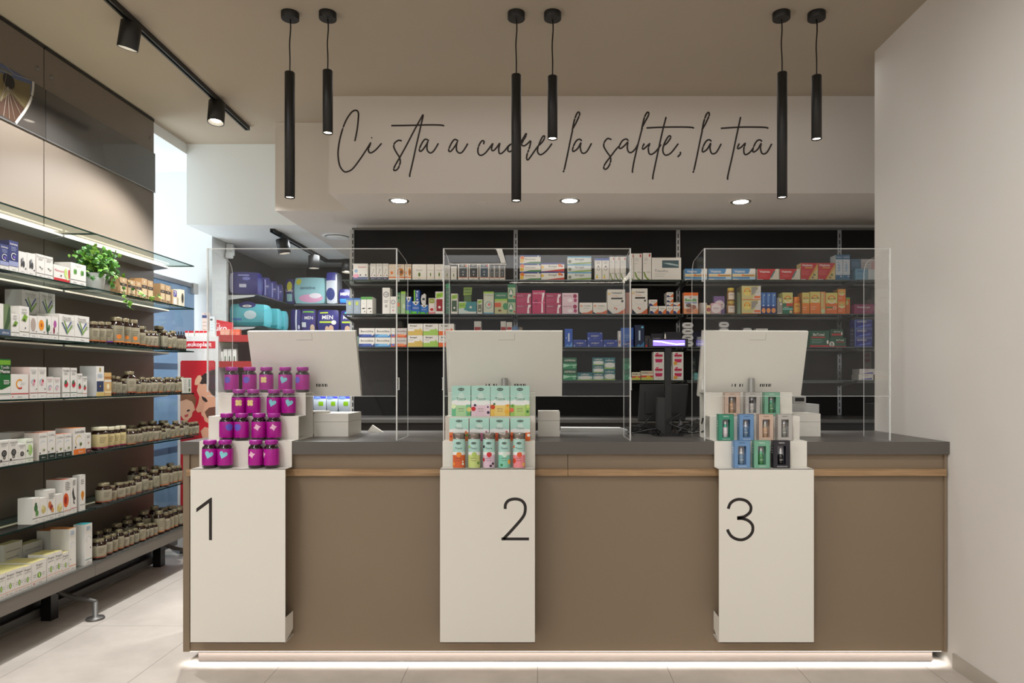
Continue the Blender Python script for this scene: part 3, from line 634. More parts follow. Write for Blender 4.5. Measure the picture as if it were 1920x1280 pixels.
# ================================================================== serum boxes on stand 3
def serum(px0, px1, y, z, h, col, liquid, capc, desc, place, foot=None):
    x0, x1 = PX(px0, y), PX(px1, y); W = x1-x0; D = .034; t = thing('serum_box', '', 'box', ((x0+x1)/2, y, z+.0003)); later(t, desc, place, px0, 'serum box', 'serum boxes on stand 3')
    c = M(col, .4, coat=.15); m = MB(); wx, z0, z1 = W*.245, h*.13, h*.80
    m.box(-W/2, W/2, D-.001, D, 0, h, c); m.box(-W/2, -W/2+.001, 0, D, 0, h, c); m.box(W/2-.001, W/2, 0, D, 0, h, c); m.box(-W/2, W/2, 0, D, h-.001, h, c); m.box(-W/2, W/2, 0, D, 0, .001, c)
    m.box(-W/2, -wx, 0, .001, 0, h, c); m.box(wx, W/2, 0, .001, 0, h, c); m.box(-wx, wx, 0, .001, 0, z0, c); m.box(-wx, wx, 0, .001, z1, h, c)
    m.rect(-wx, wx, z0, z1, D-.002, M((196,194,202), .4, metal=.15))
    txt = M((236,236,232), .5); m.text('MIAMO', -W*.24, W*.24, h*.895, h*.94, -.0006, M(tuple(max(0, v*.45) for v in col), .5) if sum(col) > 420 else txt)
    if foot: m.text(foot, -W*.33, W*.38, h*.04, h*.075, -.0006, txt)
    for q in range(3): m.box(-W/2-.0005, -W/2, .012, .02, h*(.72-.09*q), h*(.75-.09*q), txt)
    m.build('carton', t)
    R = .0125; zb = z0-.002
    bt = MB(); bt.lathe([(R-.002, zb), (R, zb+.002), (R, zb+.043), (R-.003, zb+.048), (.007, zb+.05)], M(liquid, .15, coat=.5), cy=.018, seg=24)
    o = bt.build('bottle', t)
    m = MB(); m.lathe([(.0085, zb+.049), (.0085, zb+.062), (.005, zb+.063)], M(capc, .35, metal=.2), cy=.018, seg=20); m.lathe([(.0045, zb+.063), (.005, zb+.072), (.003, zb+.078), (0, zb+.079)], M((236,234,230), .4), cy=.018, seg=16); m.build('dropper', o)
    m = MB(); m.text('siero', -.008, .008, zb+.02, zb+.028, .018-R-.0006, txt); m.build('bottle_print', o)
BEI = (196,170,152); SIL = (178,174,168); GRN = (112,168,140); GR2 = (52,136,108); BLU = (104,142,184); NAV = (34,32,42)
y = 3.345; pl = 'in the upper row of stand 3'; h = .116
serum(1358.5, 1388, y, TZ[2], h, BEI, (186,150,118), (170,150,120), 'beige serum box', pl); serum(1397, 1425.5, y, TZ[2], h, SIL, (190,186,180), (70,66,62), 'silver grey serum box', pl)
serum(1433, 1462.5, y, TZ[2], h, GRN, (90,140,100), (100,170,140), 'sage green serum box', pl)
y = 3.25; pl = 'in the middle row of stand 3'; h = .126
serum(1347, 1376, y, TZ[1], h, GR2, (214,204,206), (80,170,140), 'emerald serum box', pl, 'RIPARATORE'); serum(1386, 1413.5, y, TZ[1], h, BLU, (110,134,158), (200,206,214), 'blue serum box', pl, 'IDRATANTE')
serum(1422.5, 1450.5, y, TZ[1], h, BEI, (196,160,130), (190,180,160), 'beige serum box', pl); serum(1458, 1486, y, TZ[1], h, SIL, (140,140,132), (160,150,140), 'silver grey serum box', pl)
y = 3.175; pl = 'in the front row of stand 3'; h = .128
serum(1376, 1407, y, TZ[0], h, BLU, (112,138,160), (206,206,206), 'blue serum box', pl, 'IDRATANTE'); serum(1413.5, 1444, y, TZ[0], h, GRN, (70,134,80), (110,180,140), 'sage green serum box', pl, 'LENITIVO')
serum(1450, 1481.5, y, TZ[0], h, NAV, (26,24,24), (190,190,190), 'black serum box', pl, 'ANTIOSSIDANTE')
# ================================================================== cartons
def carton(w_, dep, h, base, dec=(), top=None, side=None):
    m = MB(); m.box(0, w_, 0, dep, 0, h, M(base, .5), top=M(top, .5) if top else None, side=M(side, .5) if side else None)
    for i, q in enumerate(dec):
        y = -.0004 - .00016*i; k = q[0]
        if k == 'b': m.rect(0, w_, q[1]*h, q[2]*h, y, M(q[3], .5))
        elif k == 'r': m.rect(q[1]*w_, q[2]*w_, q[3]*h, q[4]*h, y, M(q[5], .5))
        elif k == 'e': m.ell(q[1]*w_, q[2]*h, q[3]*w_, (q[4]*h if q[4] else q[3]*w_), y, M(q[5], .5), 18)
        elif k == 'o': m.ring(q[1]*w_, q[2]*h, q[3]*w_, q[3]*w_, q[4], y, M(q[5], .5), 24, *(q[6:8]))
        elif k == 'p': m.poly([(a*w_, b*h) for a, b in q[1]], y, M(q[2], .5))
        elif k == 't': m.text(q[1], q[2]*w_, q[3]*w_, q[4]*h, q[5]*h, y, M(q[6], .5), q[7] if len(q) > 7 else 0)
        elif k == 'l':
            for j in range(q[1]):
                z = q[4] + (q[5]-q[4])*j/max(1, q[1]-1); m.rect(q[2]*w_, (q[3] if j % 2 else q[3]*.86+q[2]*.14)*w_, z*h, (z+.018)*h, y, M(q[6], .5))
    return m
W=(226,222,214); K=(36,34,34); R=(196,38,44); DR=(150,30,40); OR=(226,118,40); YE=(226,186,60); GN=(52,140,70); DGN=(26,80,52); LG=(150,196,60); BL=(40,84,170); NB=(32,40,110); CY=(90,160,196); GY=(120,118,114); DGY=(62,66,70); MG=(196,44,110); PK=(226,160,180); CR=(214,198,160); KR=(184,152,112); BR=(120,78,40); PU=(120,80,150); TE=(40,140,140); LB=(150,180,206)

# ================================================================== left wall shelving
XF, XP = -2.53, -2.824
SHZ = [2.186, 1.874, 1.563, 1.259, .943, .627, .315]
def shelving(y0, y1, label):
    t = thing('wall_shelving', label, 'shelving', (XP, y0, 0), 0, 'glass shelving along the left wall'); o = lambda v: v - XP; Lh = y1-y0; g = .004
    for z0, z1 in ((2.727, 3.225),):
        pass
    m = MB(); m.box(-.02, 0, g, Lh-g, 2.73, 3.235, TAUPE); m.build('back_panel', t, bevel=.0015)
    m = MB(); m.box(-.02, 0, g, Lh-g, 1.02, 2.722, TAUPE); m.build('back_panel', t, bevel=.0015)
    m = MB(); m.box(-.02, 0, g, Lh-g, .12, 1.018, TAUPE); m.build('back_panel', t, bevel=.0015)
    m = MB(); m.box(-.03, -.021, 0, Lh, .05, 3.24, BLACK); m.build('frame', t)
    m = MB(); m.box(-.019, .004, g, Lh-g, 3.236, 3.252, BLACK); m.build('top_rail', t)
    m = MB(); m.box(.004, .0095, g, Lh-.001, 2.724, 3.003, M((66,63,60), .16, coat=.6)); m.build('gloss_panel', t, bevel=.001)
    m = MB(); m.box(.0005, .012, g, Lh-.001, 2.718, 2.7235, ALU); m.build('panel_trim', t)
    for a in (.06, Lh-.05):
        m = MB(); m.lathe([(.012, 0), (.012, .004), (0, .0045)], GREYM, seg=16); b = m.build('screw_cap', t, (.0005, a, 3.10)); b.rotation_euler[1] = pi/2
    for i, z in enumerate(SHZ[:-1]):
        m = MB(); x0, x1 = .001, XF-XP; y0_, y1_ = .003, Lh-.003
        m.add([(x0,y0_,z),(x1,y0_,z),(x1,y1_,z),(x0,y1_,z)], [(0,1,2,3)], GLASS)
        m.box(x1-.002, x1, y0_, y1_, z-.008, z, GLASS_EDGE); m.box(x0, x1, y1_-.002, y1_, z-.008, z, GLASS_EDGE); m.box(x0, x1, y0_, y0_+.001, z-.008, z, GLASS_EDGE)
        m.build('glass_shelf', t)
        m = MB(); m.prism([(.001, z-.034), (.112, z-.020), (.112, z-.010), (.001, z-.010)], .004, Lh-.004, M((150,150,146), .4), 'y') if False else m.add([(.001,.004,z-.034),(.112,.004,z-.020),(.112,.004,z-.010),(.001,.004,z-.010),(.001,Lh-.004,z-.034),(.112,Lh-.004,z-.020),(.112,Lh-.004,z-.010),(.001,Lh-.004,z-.010)], [(0,1,2,3),(7,6,5,4),(0,4,5,1),(1,5,6,2),(3,7,4,0),(2,6,7,3)], M((150,150,146), .4))
        pr = m.build('shelf_profile', t)
        m = MB(); mt = M((255,240,218), .5, emit=2.6 if i == 0 else (.5 if i == 1 else .08))
        m.box(.1125, .114, .01, Lh-.01, z-.019, z-.0105, mt)
        if i == 0: m.box(.02, .09, .01, Lh-.01, z-.0098, z-.009, M((255,236,210), .5, emit=9))
        m.build('led_line', pr)
    z = SHZ[-1]
    m = MB(); m.box(.001, XF-XP-.002, .001, Lh-.001, z-.075, z-.007, M((112,104,95), .45)); m.build('base_box', t, bevel=.0015)
    m = MB(); m.box(.001, XF-XP, .001, Lh-.001, z-.0065, z, GLASS_EDGE, top=M((92,90,84), .12, coat=.5)); m.build('base_glass', t)
    # feet
    for yy in (Lh-.02,):
        m = MB(); m.box(.02, .075, yy-.03, yy+.03, .0, .23, BLACKP); m.build('rear_leg', t, bevel=.01)
        m = MB(); m.tube([(.03, yy, .235), (.075, yy, .20), (.10, yy, .155), (.16, yy, .13), (.29, yy, .105), (.31, yy, .10)], [.016,.016,.015,.014,.012,.011], GREYM, 10); m.build('foot_arm', t)
        m = MB(); m.lathe([(.046, 0), (.048, .004), (.044, .013), (.014, .018), (.013, .10), (.0, .101)], GREYM, cx=.305, cy=yy, seg=28); m.build('foot_pad', t)
    m = MB(); m.box(-.03, .01, 0, Lh, .02, .07, GREYM); m.build('floor_rail', t)
    return t
S1 = shelving(2.76, 3.88, 'near bay of the left wall shelving with taupe back and glass shelves')
S2 = shelving(3.88, 4.985, 'far bay of the left wall shelving with taupe back and glass shelves')
# printed cycling picture on the near gloss panel
t = thing('cycling_print', 'glossy print of a bicycle wheel over dry grass, high on the left wall', 'picture', (XP+.0102, 2.77, 2.727), pi/2)
def BX(px): return F*(-(XP+.01))/(VX-px) - 2.77
def BZ(px, py): d = BX(px)+2.77; return PZ(py, d) - 2.727
m = MB(); L_ = 1.105; Ht = .274
m.box(0, L_, 0, .0008, 0, Ht, M((58,54,50), .3, coat=.5)); e = BX(-60)
def bp(pts, mat, y): m.poly([(BX(a), max(.001, min(Ht, BZ(a, b)))) for a, b in pts], y, mat)
bp([(-60,84),(0,118),(62,153),(58,190),(30,232),(0,213),(-60,180)], M((72,86,118), .4), -.0004)
bp([(-60,170),(0,135),(28,148),(58,158),(56,188),(30,230),(0,213),(-60,180)], M((92,80,50), .4, noise=.35), -.0006)
bp([(-60,175),(0,190),(20,175),(48,206),(30,231),(0,214),(-60,182)], M((60,40,28), .4, noise=.4), -.0008)
m.build('print', t)
m = MB()
hub = (0, 160)
def b3(px, py, y=-.0016): return (BX(px), y, BZ(px, py))
rim = [(62,153),(61,170),(57,187),(48,205),(38,219),(29,231)]
m.tube([b3(*p) for p in smooth([Vector(p) for p in rim], 4)], .008, M((186,180,170), .4), 8, flat=.12); m.build('rim', t)
m = MB(); sp = M((136,126,112), .4)
for p in ((45,199),(39,216),(27,224),(17,222),(6,217),(-12,205)): m.tube([b3(14,162), b3(*p)], .0014, sp, 5, flat=.5)
m.tube([b3(8,120), b3(26,140), b3(58,150)], .0015, sp, 5, flat=.5); m.tube([b3(2,190), b3(12,135)], .0015, sp, 5, flat=.5); m.build('spokes', t)
m = MB(); m.lathe([(.001, 0), (.04, .0004), (.04, .001)], BLACKP, seg=20); o = m.build('hub', t, (BX(16), -.001, BZ(16, 152))); o.rotation_euler[0] = pi/2
m = MB(); m.tube([b3(0,128), b3(10,133), b3(22,140)], .009, M((110,110,108), .3, metal=.6), 8, flat=.2); m.build('fork', t)

# ---------------------------------------------------------------- items on the left shelves
XI = -2.548
def ld(px, X=XI): return F*(-X)/(VX-px)
SN = [None, 'second left shelf', 'third left shelf', 'fourth left shelf', 'fifth left shelf', 'sixth left shelf', 'bottom left shelf']
GNm = 'cartons on the %s'
def lbox(si, px0, px1, ytop, dep, base, dec, desc, X=XI, zoff=0, top=None, side=None, gap=.001, name='medicine_box', ybot=None):
    d0, d1 = ld(px0, X), ld(px1, X); z = SHZ[si] + .0003 + zoff
    h = PZ(ytop, d0) - z
    m = carton(d1-d0-gap, dep, h, base, dec, top, side); o = m.build(name, None, (X, d0, z), pi/2)
    later(o, desc, 'on the ' + SN[si], px0, 'medicine box', GNm % SN[si]); return h
def lineart(c=GY): return ('t', 'Aboca', .3, .72, .04, .12, c)
def abo(txt, tcol=GY, band=K, th=.1, y0=.84, bh=.165):  # white carton with a footer line and cursive maker's mark
    return [('b', bh, bh+.018, band), ('t', 'aboca', .35, .7, .05, .11, GY), ('t', txt, .08, .92, y0, y0+th, tcol), ('l', 2, .2, .8, y0-.09, y0-.04, (170,168,164))]
NAVY = (38, 44, 92)
for a, b, yt, s in ((0, 16.8, 456, 1), (17, 34.5, 449.5, 1)):
    lbox(1, a, b, yt, .075, (48,56,110), [('b', 0, .17, W), ('b', .17, .185, K), ('b', .185, .34, (150,156,190)), ('t', 'Sedivitax', .08, .92, .86, .93, W, .01), ('l', 3, .2, .8, .68, .78, (150,156,190)), ('o', .5, .5, .3, .8, W, .6, 5.2), ('e', .55, .48, .13, 0, (110,90,170)), ('t', 'aboca', .35, .7, .05, .11, GY)], 'navy blue box with crescent moon', side=(60,62,90))
for a, b, yt in ((35, 50.6, 470), (51, 66.7, 473)):
    lbox(1, a, b, yt, .07, W, [('e', .4, .55, .16, .15, (90,90,90)), ('e', .6, .45, .14, .16, (60,60,60)), ('e', .5, .65, .1, .1, (150,150,150)), ('e', .35, .4, .09, .09, (40,40,40)), ('e', .85, .26, .07, 0, K), ('t', 'aboca', .3, .7, .06, .13, GY)], 'white box with dark grey flowers')
for a, b, yt in ((68.5, 83.8, 475), (84.2, 99.5, 479)):
    lbox(1, a, b, yt, .07, W, abo('Protectil', GY, K) + [('p', [(.3,.5),(.5,.46),(.62,.4),(.45,.42)], DGN), ('p', [(.55,.38),(.7,.36),(.8,.44)], (90,80,50))], 'white box with small green leaf sprig')
lbox(1, 101, 130.6, 495, .08, W, [('b', 0, .2, R), ('t', 'Menovamp', .06, .72, .55, .75, (200,60,90)), ('e', .75, .6, .1, .3, (190,210,120)), ('e', .85, .35, .08, .2, (210,220,160)), ('r', .92, 1, .3, .85, R), ('e', .45, .38, .04, 0, K)], 'low white box with red foot and pink lettering')
lbox(1, 132.8, 161.4, 491, .09, W, [('b', .21, .23, K), ('e', .24, .6, .055, .13, (90,150,50)), ('e', .33, .6, .05, .12, (60,120,40)), ('e', .7, .6, .055, .13, (90,150,50)), ('e', .79, .6, .05, .12, (60,120,40)), ('t', 'VegeTilor', .1, .9, .83, .93, (170,170,165)), ('t', 'aboca', .15, .4, .07, .14, GY), ('t', 'aboca', .62, .88, .07, .14, GY)], 'white box with two pairs of green leaves')
for a, b, yt, dp_, hs in ((225, 238, 519, .06, 0), (240, 254, 523.6, .06, 0), (255.5, 265, 527, .06, 0), (266, 276, 521, .08, 0), (277.3, 287, 525, .07, 0), (301, 309.5, 531, .05, 0), (310.5, 320, 534, .07, 0)):
    lbox(1, a, b, yt, dp_, KR, [('b', .52, .68, (60,48,44)), ('t', 'OLIO', .2, .8, .57, .63, CR), ('e', .5, .84, .12, 0, (200,190,160)), ('r', .25, .75, .08, .11, (60,48,44)), ('r', .08, .92, .16, .5, (206,184,146))], 'kraft brown carton with dark band', side=(168,134,94), top=(176,142,102))
lbox(1, 324.5, 332, 542, .05, CR, [('r', .1, .9, .55, .95, (60,56,140)), ('t', '7', .3, .7, .6, .9, W, .02), ('r', .1, .9, .05, .45, W)], 'small cream carton with violet patch and numeral', side=(190,160,120))
lbox(1, 338.5, 346, 542, .07, (216,208,186), [('e', .5, .5, .3, .3, (90,80,60)), ('e', .5, .5, .18, .2, (40,34,30))], 'small cream carton with dark oval picture', side=(222,214,194))
# third shelf
lbox(2, -12, 19.7, 567, .09, W, [('r', .58, 1, 0, 1, (106,124,84)), ('p', [(.6,.2),(.75,.5),(.9,.95),(1,.95),(1,.5),(.8,.2)], (60,84,52)), ('b', 0, .2, (80,98,124)), ('t', 'aboca', .5, .9, .06, .14, W)], 'white and olive box with slate blue foot, leftmost')
lbox(2, 21, 36, 587, .055, W, abo('epika', (150,150,140), K) + [('p', [(.15,.45),(.5,.7),(.85,.62),(.6,.45)], (110,150,50)), ('p', [(.2,.45),(.5,.55),(.6,.45)], (60,60,40))], 'small white box with lime leaf')
lbox(2, 36.6, 54.7, 573, .06, W, abo('epika', (150,150,140), (110,110,60)) + [('p', [(.2,.55),(.5,.75),(.85,.68),(.65,.5)], (120,160,50)), ('p', [(.3,.53),(.5,.62),(.62,.52)], (60,60,40)), ('e', .6, .3, .06, 0, K)], 'tall white box with lime leaf')
lbox(2, 23, 37.5, 574.5, .055, (205,202,196), [('t', '3', .35, .65, .72, .9, GY)], 'greyish white box tucked behind the small leaf box', X=-2.62)
PIC = [('white box with pale stone sphere', [('e', .45, .6, .34, .3, (176,160,148))]), ('white box with orange daisy', [('e', .5, .6, .34, .24, (236,150,30)), ('e', .5, .6, .13, .1, (180,90,20))]), ('white box with dark green sprig', [('e', .25, .6, .13, .3, (40,90,50)), ('e', .6, .5, .16, .14, (60,110,60)), ('e', .4, .35, .1, .16, (30,70,40))]), ('white box with purple thistle', [('e', .5, .68, .22, .16, (170,80,150)), ('e', .35, .4, .13, .15, (130,30,60))])]
for (a, b), (ds, dc) in zip(((56, 70.2), (70.5, 85), (85.3, 96.5), (96.8, 109.5)), PIC):
    lbox(2, a, b, 591+(a-56)*.045, .06, W, [('b', .2, .22, K)] + dc + [('t', 'aboca', .3, .7, .06, .13, GY), ('e', .85, .3, .06, 0, K)], ds)
CHEV = [('p', [(.15,.68),(.22,.7),(.5,.34),(.5,.24)], (60,90,110)), ('p', [(.3,.76),(.36,.76),(.55,.42),(.5,.36)], (110,150,60)), ('p', [(.5,.24),(.5,.34),(.82,.64),(.86,.58)], (120,160,70)), ('p', [(.52,.44),(.52,.5),(.75,.76),(.8,.72)], (60,80,140)), ('l', 4, .72, .95, .5, .75, (160,160,150))]
for a, b, yt in ((111, 139.7, 587.5), (140.2, 167.5, 590.5)):
    lbox(2, a, b, yt, .12, W, abo('Pancrelair', GY, K, .08) + CHEV, 'wide white box with green and blue chevron leaves')
XB = -2.68
for a, b, yt in ((41.5, 73.6, 542), (74.2, 103.3, 546.5)):
    hb = .105; d0, d1 = ld(a, XB), ld(b, XB)
    o = carton(d1-d0-.002, .09, hb-.0006, (200,198,192), []).build('medicine_box', None, (XB, d0, SHZ[2]+.0003), pi/2); later(o, 'pale carton hidden under the chevron pair', 'at the back of the third left shelf', a, 'medicine box', GNm % 'third left shelf')
    lbox(2, a, b, yt, .09, (208,206,200), abo('Pancrelair', GY, K, .08) + CHEV, 'wide chevron leaf box raised on the rear stack', X=XB, zoff=hb, top=W)
# fourth shelf
lbox(3, -14, 20, 672, .08, W, [('p', [(0,.3),(.5,.24),(1,.34),(1,1),(0,1)], (24,100,40)), ('b', .86, .97, (110,160,40)), ('r', .5, 1, .62, .84, (20,60,30)), ('t', 'Tonifit', .42, .95, .76, .83, W), ('t', 'Mente', .42, .95, .64, .75, W, .02), ('l', 3, .6, .95, .38, .46, W), ('b', .13, .15, DGN)], 'green and white box with white lettering, leftmost')
lbox(3, 20.3, 53.6, 701, .11, W, [('o', .5, .6, .22, .7, (222,150,40), .9, 4.5), ('o', .5, .6, .22, .7, R, 4.2, 5.4), ('b', .2, .235, R), ('t', 'aboca', .35, .65, .06, .13, GY), ('l', 2, .55, .8, .58, .64, (190,190,186)), ('e', .1, .1, .03, 0, R)], 'square white box with large orange letter C')
HRT = [('o', .45, .52, .28, .8, (120,170,190), .2, 3.6), ('e', .5, .5, .13, .07, PK), ('e', .55, .56, .09, .05, R), ('o', .45, .5, .26, .85, (200,120,140), 3.6, 5.2), ('e', .8, .3, .06, 0, K)]
for a, b, yt in ((56.2, 71, 687.7), (71.4, 87.2, 688)):
    lbox(3, a, b, yt, .12, W, abo('Linviscor', (170,160,160), DR, .06, .88, .17) + HRT, 'tall white box with heart swirl', side=(222,198,192))
for a, b, yt in ((87.7, 100.2, 706), (100.7, 113.4, 707)):
    lbox(3, a, b, yt, .07, W, abo('Linviscor', (200,110,130), DR, .07, .86, .22) + [('o', .5, .48, .28, .78, (120,140,170), .2, 3.9), ('e', .5, .44, .12, .07, PK)], 'small white box with heart swirl')
RB = [('e', .5, .44, .26, .1, (196,30,60)), ('e', .42, .5, .16, .07, (60,110,80)), ('p', [(.3,.6),(.5,.52),(.7,.62),(.5,.56)], DGN)]
for a, b, yt, ds in ((117, 131, 688.6, 'tall white box with red raspberry'), (132, 144.3, 689.2, 'tall white box with red raspberry'), (144.8, 154.4, 700, 'medium white box with red raspberry'), (154.8, 163.3, 705.5, 'small white box with red raspberry')):
    lbox(3, a, b, yt, .075 if a == 117 else .06, W, abo('Orallin', K, DGN if a < 154 else R, .08, .86, .15) + RB, ds, side=(190,186,180))
lbox(3, 180.5, 195.2, 686, .095, W, [('r', .05, .95, .15, .5, (50,60,90)), ('b', 0, .13, (206,180,110)), ('r', .4, .6, .82, .95, (170,150,80)), ('l', 3, .15, .85, .62, .72, LB), ('e', .5, .33, .06, 0, YE)], 'tall white box with navy panel', side=(206,206,204))
lbox(3, 196, 209, 698, .06, (206,168,110), [('b', .6, .68, W), ('b', .12, .2, (226,206,160)), ('b', .75, .82, (170,110,60)), ('e', .5, .4, .2, .12, (240,226,190))], 'orange tan box with cream bands')
lbox(3, 343.5, 350.5, 708, .05, (210,208,196), [('l', 6, .2, .8, .2, .8, GY)], 'small white box beside the last bottles'); lbox(3, 351, 359, 708, .06, (214,212,202), [('r', .3, .7, .4, .9, (150,160,150)), ('e', .5, .2, .2, 0, (70,100,50))], 'small white box with green dot at the shelf end')
# fifth shelf
CB = [('o', .5, .5, .28, .55, K), ('e', .5, .5, .12, 0, (90,90,90)), ('o', .5, .33, .14, .5, K), ('e', .15, .22, .1, 0, K)]
for a, b, yt in ((-1, 16.4, 827), (17.2, 34, 825)): lbox(4, a, b, yt, .07, W, abo('CARBONE', K, K, .06, .86, .17) + CB, 'white box with black charcoal rings')
lbox(4, 34.5, 48, 832, .06, W, abo('CARBONE', K, K, .06, .86, .2) + [('o', .5, .48, .26, .5, K), ('e', .5, .48, .1, 0, GY)], 'small white box with black charcoal rings')
lbox(4, 49, 62.3, 823, .06, (226,230,214), [('t', 'Finocarbo', .05, .95, .83, .9, DGN), ('e', .6, .52, .28, .22, (150,190,110)), ('e', .45, .62, .18, .14, (190,210,140)), ('e', .2, .5, .1, 0, DGN), ('b', .17, .19, K), ('t', 'aboca', .3, .7, .05, .11, GY)], 'white box with green fennel sprig')
for i, (a, b, yt) in enumerate(((73, 88.8, 812), (89.4, 104.2, 808.5), (105, 119.8, 814.5), (120.5, 134.6, 813))):
    lbox(4, a, b, yt, .075 if i == 0 else .07, W, [('b', 0, .2, (30,48,38)), ('t', 'aboca', .3, .75, .06, .14, W), ('t', 'Colilen', .1, .9, .82, .91, (110,110,110)), ('o', .45, .6, .25, .86, LB, .5, 3.4), ('o', .6, .45, .25, .9, (190,190,150), 3.4, 6), ('e', .6, .36, .1, 0, (110,130,60)), ('e', .12, .26, .07, 0, K)], 'white box with dark green foot and pale curl', top=(206,120,90), side=(206,196,188))
for a, b, yt in ((20, 46, 811), (47, 72, 811)): lbox(4, a, b, yt, .08, (196,192,186), [('l', 5, .1, .9, .3, .8, GY)], 'greyish box standing at the back', X=-2.66)
lbox(4, 138, 160.2, 803, .10, W, [('b', 0, .2, OR), ('t', 'aboca', .4, .8, .06, .14, W), ('t', 'Lenodiar', .12, .95, .8, .92, (90,90,90), .01), ('o', .45, .52, .3, .88, YE, 1, 4.2), ('e', .6, .38, .1, 0, (90,100,50)), ('e', .15, .28, .06, 0, K)], 'large white box with orange foot', top=(226,130,60))
lbox(4, 160.8, 170.8, 812, .07, W, [('b', 0, .22, (84,30,30)), ('t', 'aboca', .3, .75, .07, .15, W), ('l', 3, .2, .8, .75, .85, GY), ('e', .5, .5, .15, 0, (190,150,120))], 'narrow white box with maroon foot')
# sixth shelf
lbox(5, 61, 75, 934.5, .075, W, [('b', .2, .22, K), ('e', .45, .6, .24, .14, (60,110,60)), ('e', .6, .4, .2, .12, (90,140,70)), ('e', .45, .74, .14, .08, (50,90,50)), ('t', 'aboca', .3, .7, .06, .13, GY)], 'white box with curled green fern', side=(216,214,208))
lbox(5, 75.4, 88.3, 934, .08, W, [('b', .2, .22, K), ('e', .5, .5, .32, .16, (196,180,110)), ('e', .4, .6, .2, .1, (216,206,150)), ('t', 'aboca', .3, .7, .06, .13, GY)], 'white box with ochre buds')
lbox(5, 88.8, 104, 919, .065, W, [('b', .15, .165, K), ('e', .3, .5, .2, .12, (196,110,50)), ('e', .5, .4, .2, .1, (150,50,40)), ('e', .65, .3, .15, .08, (206,140,60)), ('l', 4, .15, .85, .7, .85, GY), ('t', 'aboca', .3, .7, .04, .1, GY)], 'taller white box with russet branch')
lbox(5, 104.5, 119, 927.5, .08, W, [('b', .18, .2, K), ('e', .5, .4, .34, .18, (206,190,120)), ('e', .6, .52, .2, .1, (226,216,160)), ('t', 'aboca', .3, .7, .06, .13, GY)], 'white box with pale yellow buds')
lbox(5, 119.8, 132.6, 899.5, .095, W, [('e', .3, .42, .4, .2, (214,90,30)), ('e', .25, .42, .2, .11, (150,30,20)), ('b', .12, .135, OR), ('l', 5, .2, .9, .7, .9, GY)], 'tall white box with large orange-red gerbera', top=(206,100,70), side=(216,212,206))
lbox(5, 133, 144.2, 897.5, .10, W, [('p', [(.2,.6),(.4,.75),(.6,.5),(.8,.4),(.5,.35),(.3,.45)], (60,60,56)), ('p', [(.4,.4),(.6,.3),(.7,.25),(.4,.28)], K), ('b', .14, .155, R), ('l', 4, .3, .8, .8, .92, GY), ('t', 'aboca', .3, .7, .05, .1, GY)], 'tall white box with black ink sketch')
lbox(5, 149.5, 160.2, 891, .04, W, [('e', .5, .45, .3, .1, (214,150,50)), ('e', .5, .42, .15, .14, (196,120,30)), ('b', .16, .172, K), ('l', 3, .2, .8, .75, .85, GY)], 'tall white box with yellow witch-hazel flower', side=(206,204,200))
# bottom shelf
PR = [('t', 'Propol', .1, .9, .76, .88, (70,66,60), .01), ('t', 'gemme', .15, .85, .66, .74, (130,126,110)), ('e', .5, .4, .14, .12, (90,140,60)), ('e', .5, .4, .06, .09, (200,220,120)), ('l', 2, .1, .3, .36, .44, GY), ('l', 2, .7, .9, .36, .44, GY), ('b', .18, .195, OR), ('t', 'aboca', .4, .75, .06, .12, GY), ('e', .12, .1, .04, 0, R)]
for i, (a, b, yt) in enumerate(((-22, -6, 1086), (-5.5, 10.3, 1079), (10.7, 28, 1073), (28.4, 44.4, 1067), (44.7, 59, 1063), (60, 87, 1055.5), (88.6, 103, 1040), (103.4, 116.8, 1035.5), (117.2, 129, 1037))):
    lbox(6, a, b, yt, .2 if i < 6 else .1, W, PR, 'white box with green leaf and cream-yellow top' if i not in (5,) else 'wide white box with green leaf and cream-yellow top', top=(226,210,140))
lbox(6, 129.6, 142.6, 992, .10, W, [('o', .5, .6, .3, .88, (170,180,190), 0, 4), ('b', .12, .135, OR), ('l', 3, .2, .8, .85, .92, LB), ('e', .2, .28, .06, 0, K), ('t', 'aboca', .3, .7, .04, .09, GY)], 'tall white box with orange top', top=(222,140,70), side=(214,212,206))
lbox(6, 103, 129, 995, .10, W, [('l', 8, .1, .9, .2, .9, (180,178,172))], 'tall white box with orange top standing behind', X=-2.66, top=(214,130,70))
lbox(6, 159.4, 173, 983.5, .065, W, [('o', .5, .62, .3, .88, (170,186,190), 0, 4), ('b', .12, .135, (40,120,130)), ('l', 3, .2, .8, .85, .92, LB), ('e', .75, .4, .07, 0, K), ('t', 'aboca', .3, .7, .04, .09, GY)], 'tall white box with turquoise top', top=(60,170,180), side=(222,220,214))
for a, b, ds in ((8, 42, 'pale carton lying deep on the shelf'), (43, 80, 'pale carton lying deep on the shelf')): lbox(6, a, b, 1022, .05, (190,188,182), [('l', 4, .1, .9, .3, .8, GY)], ds, X=-2.70, top=(190,180,130))

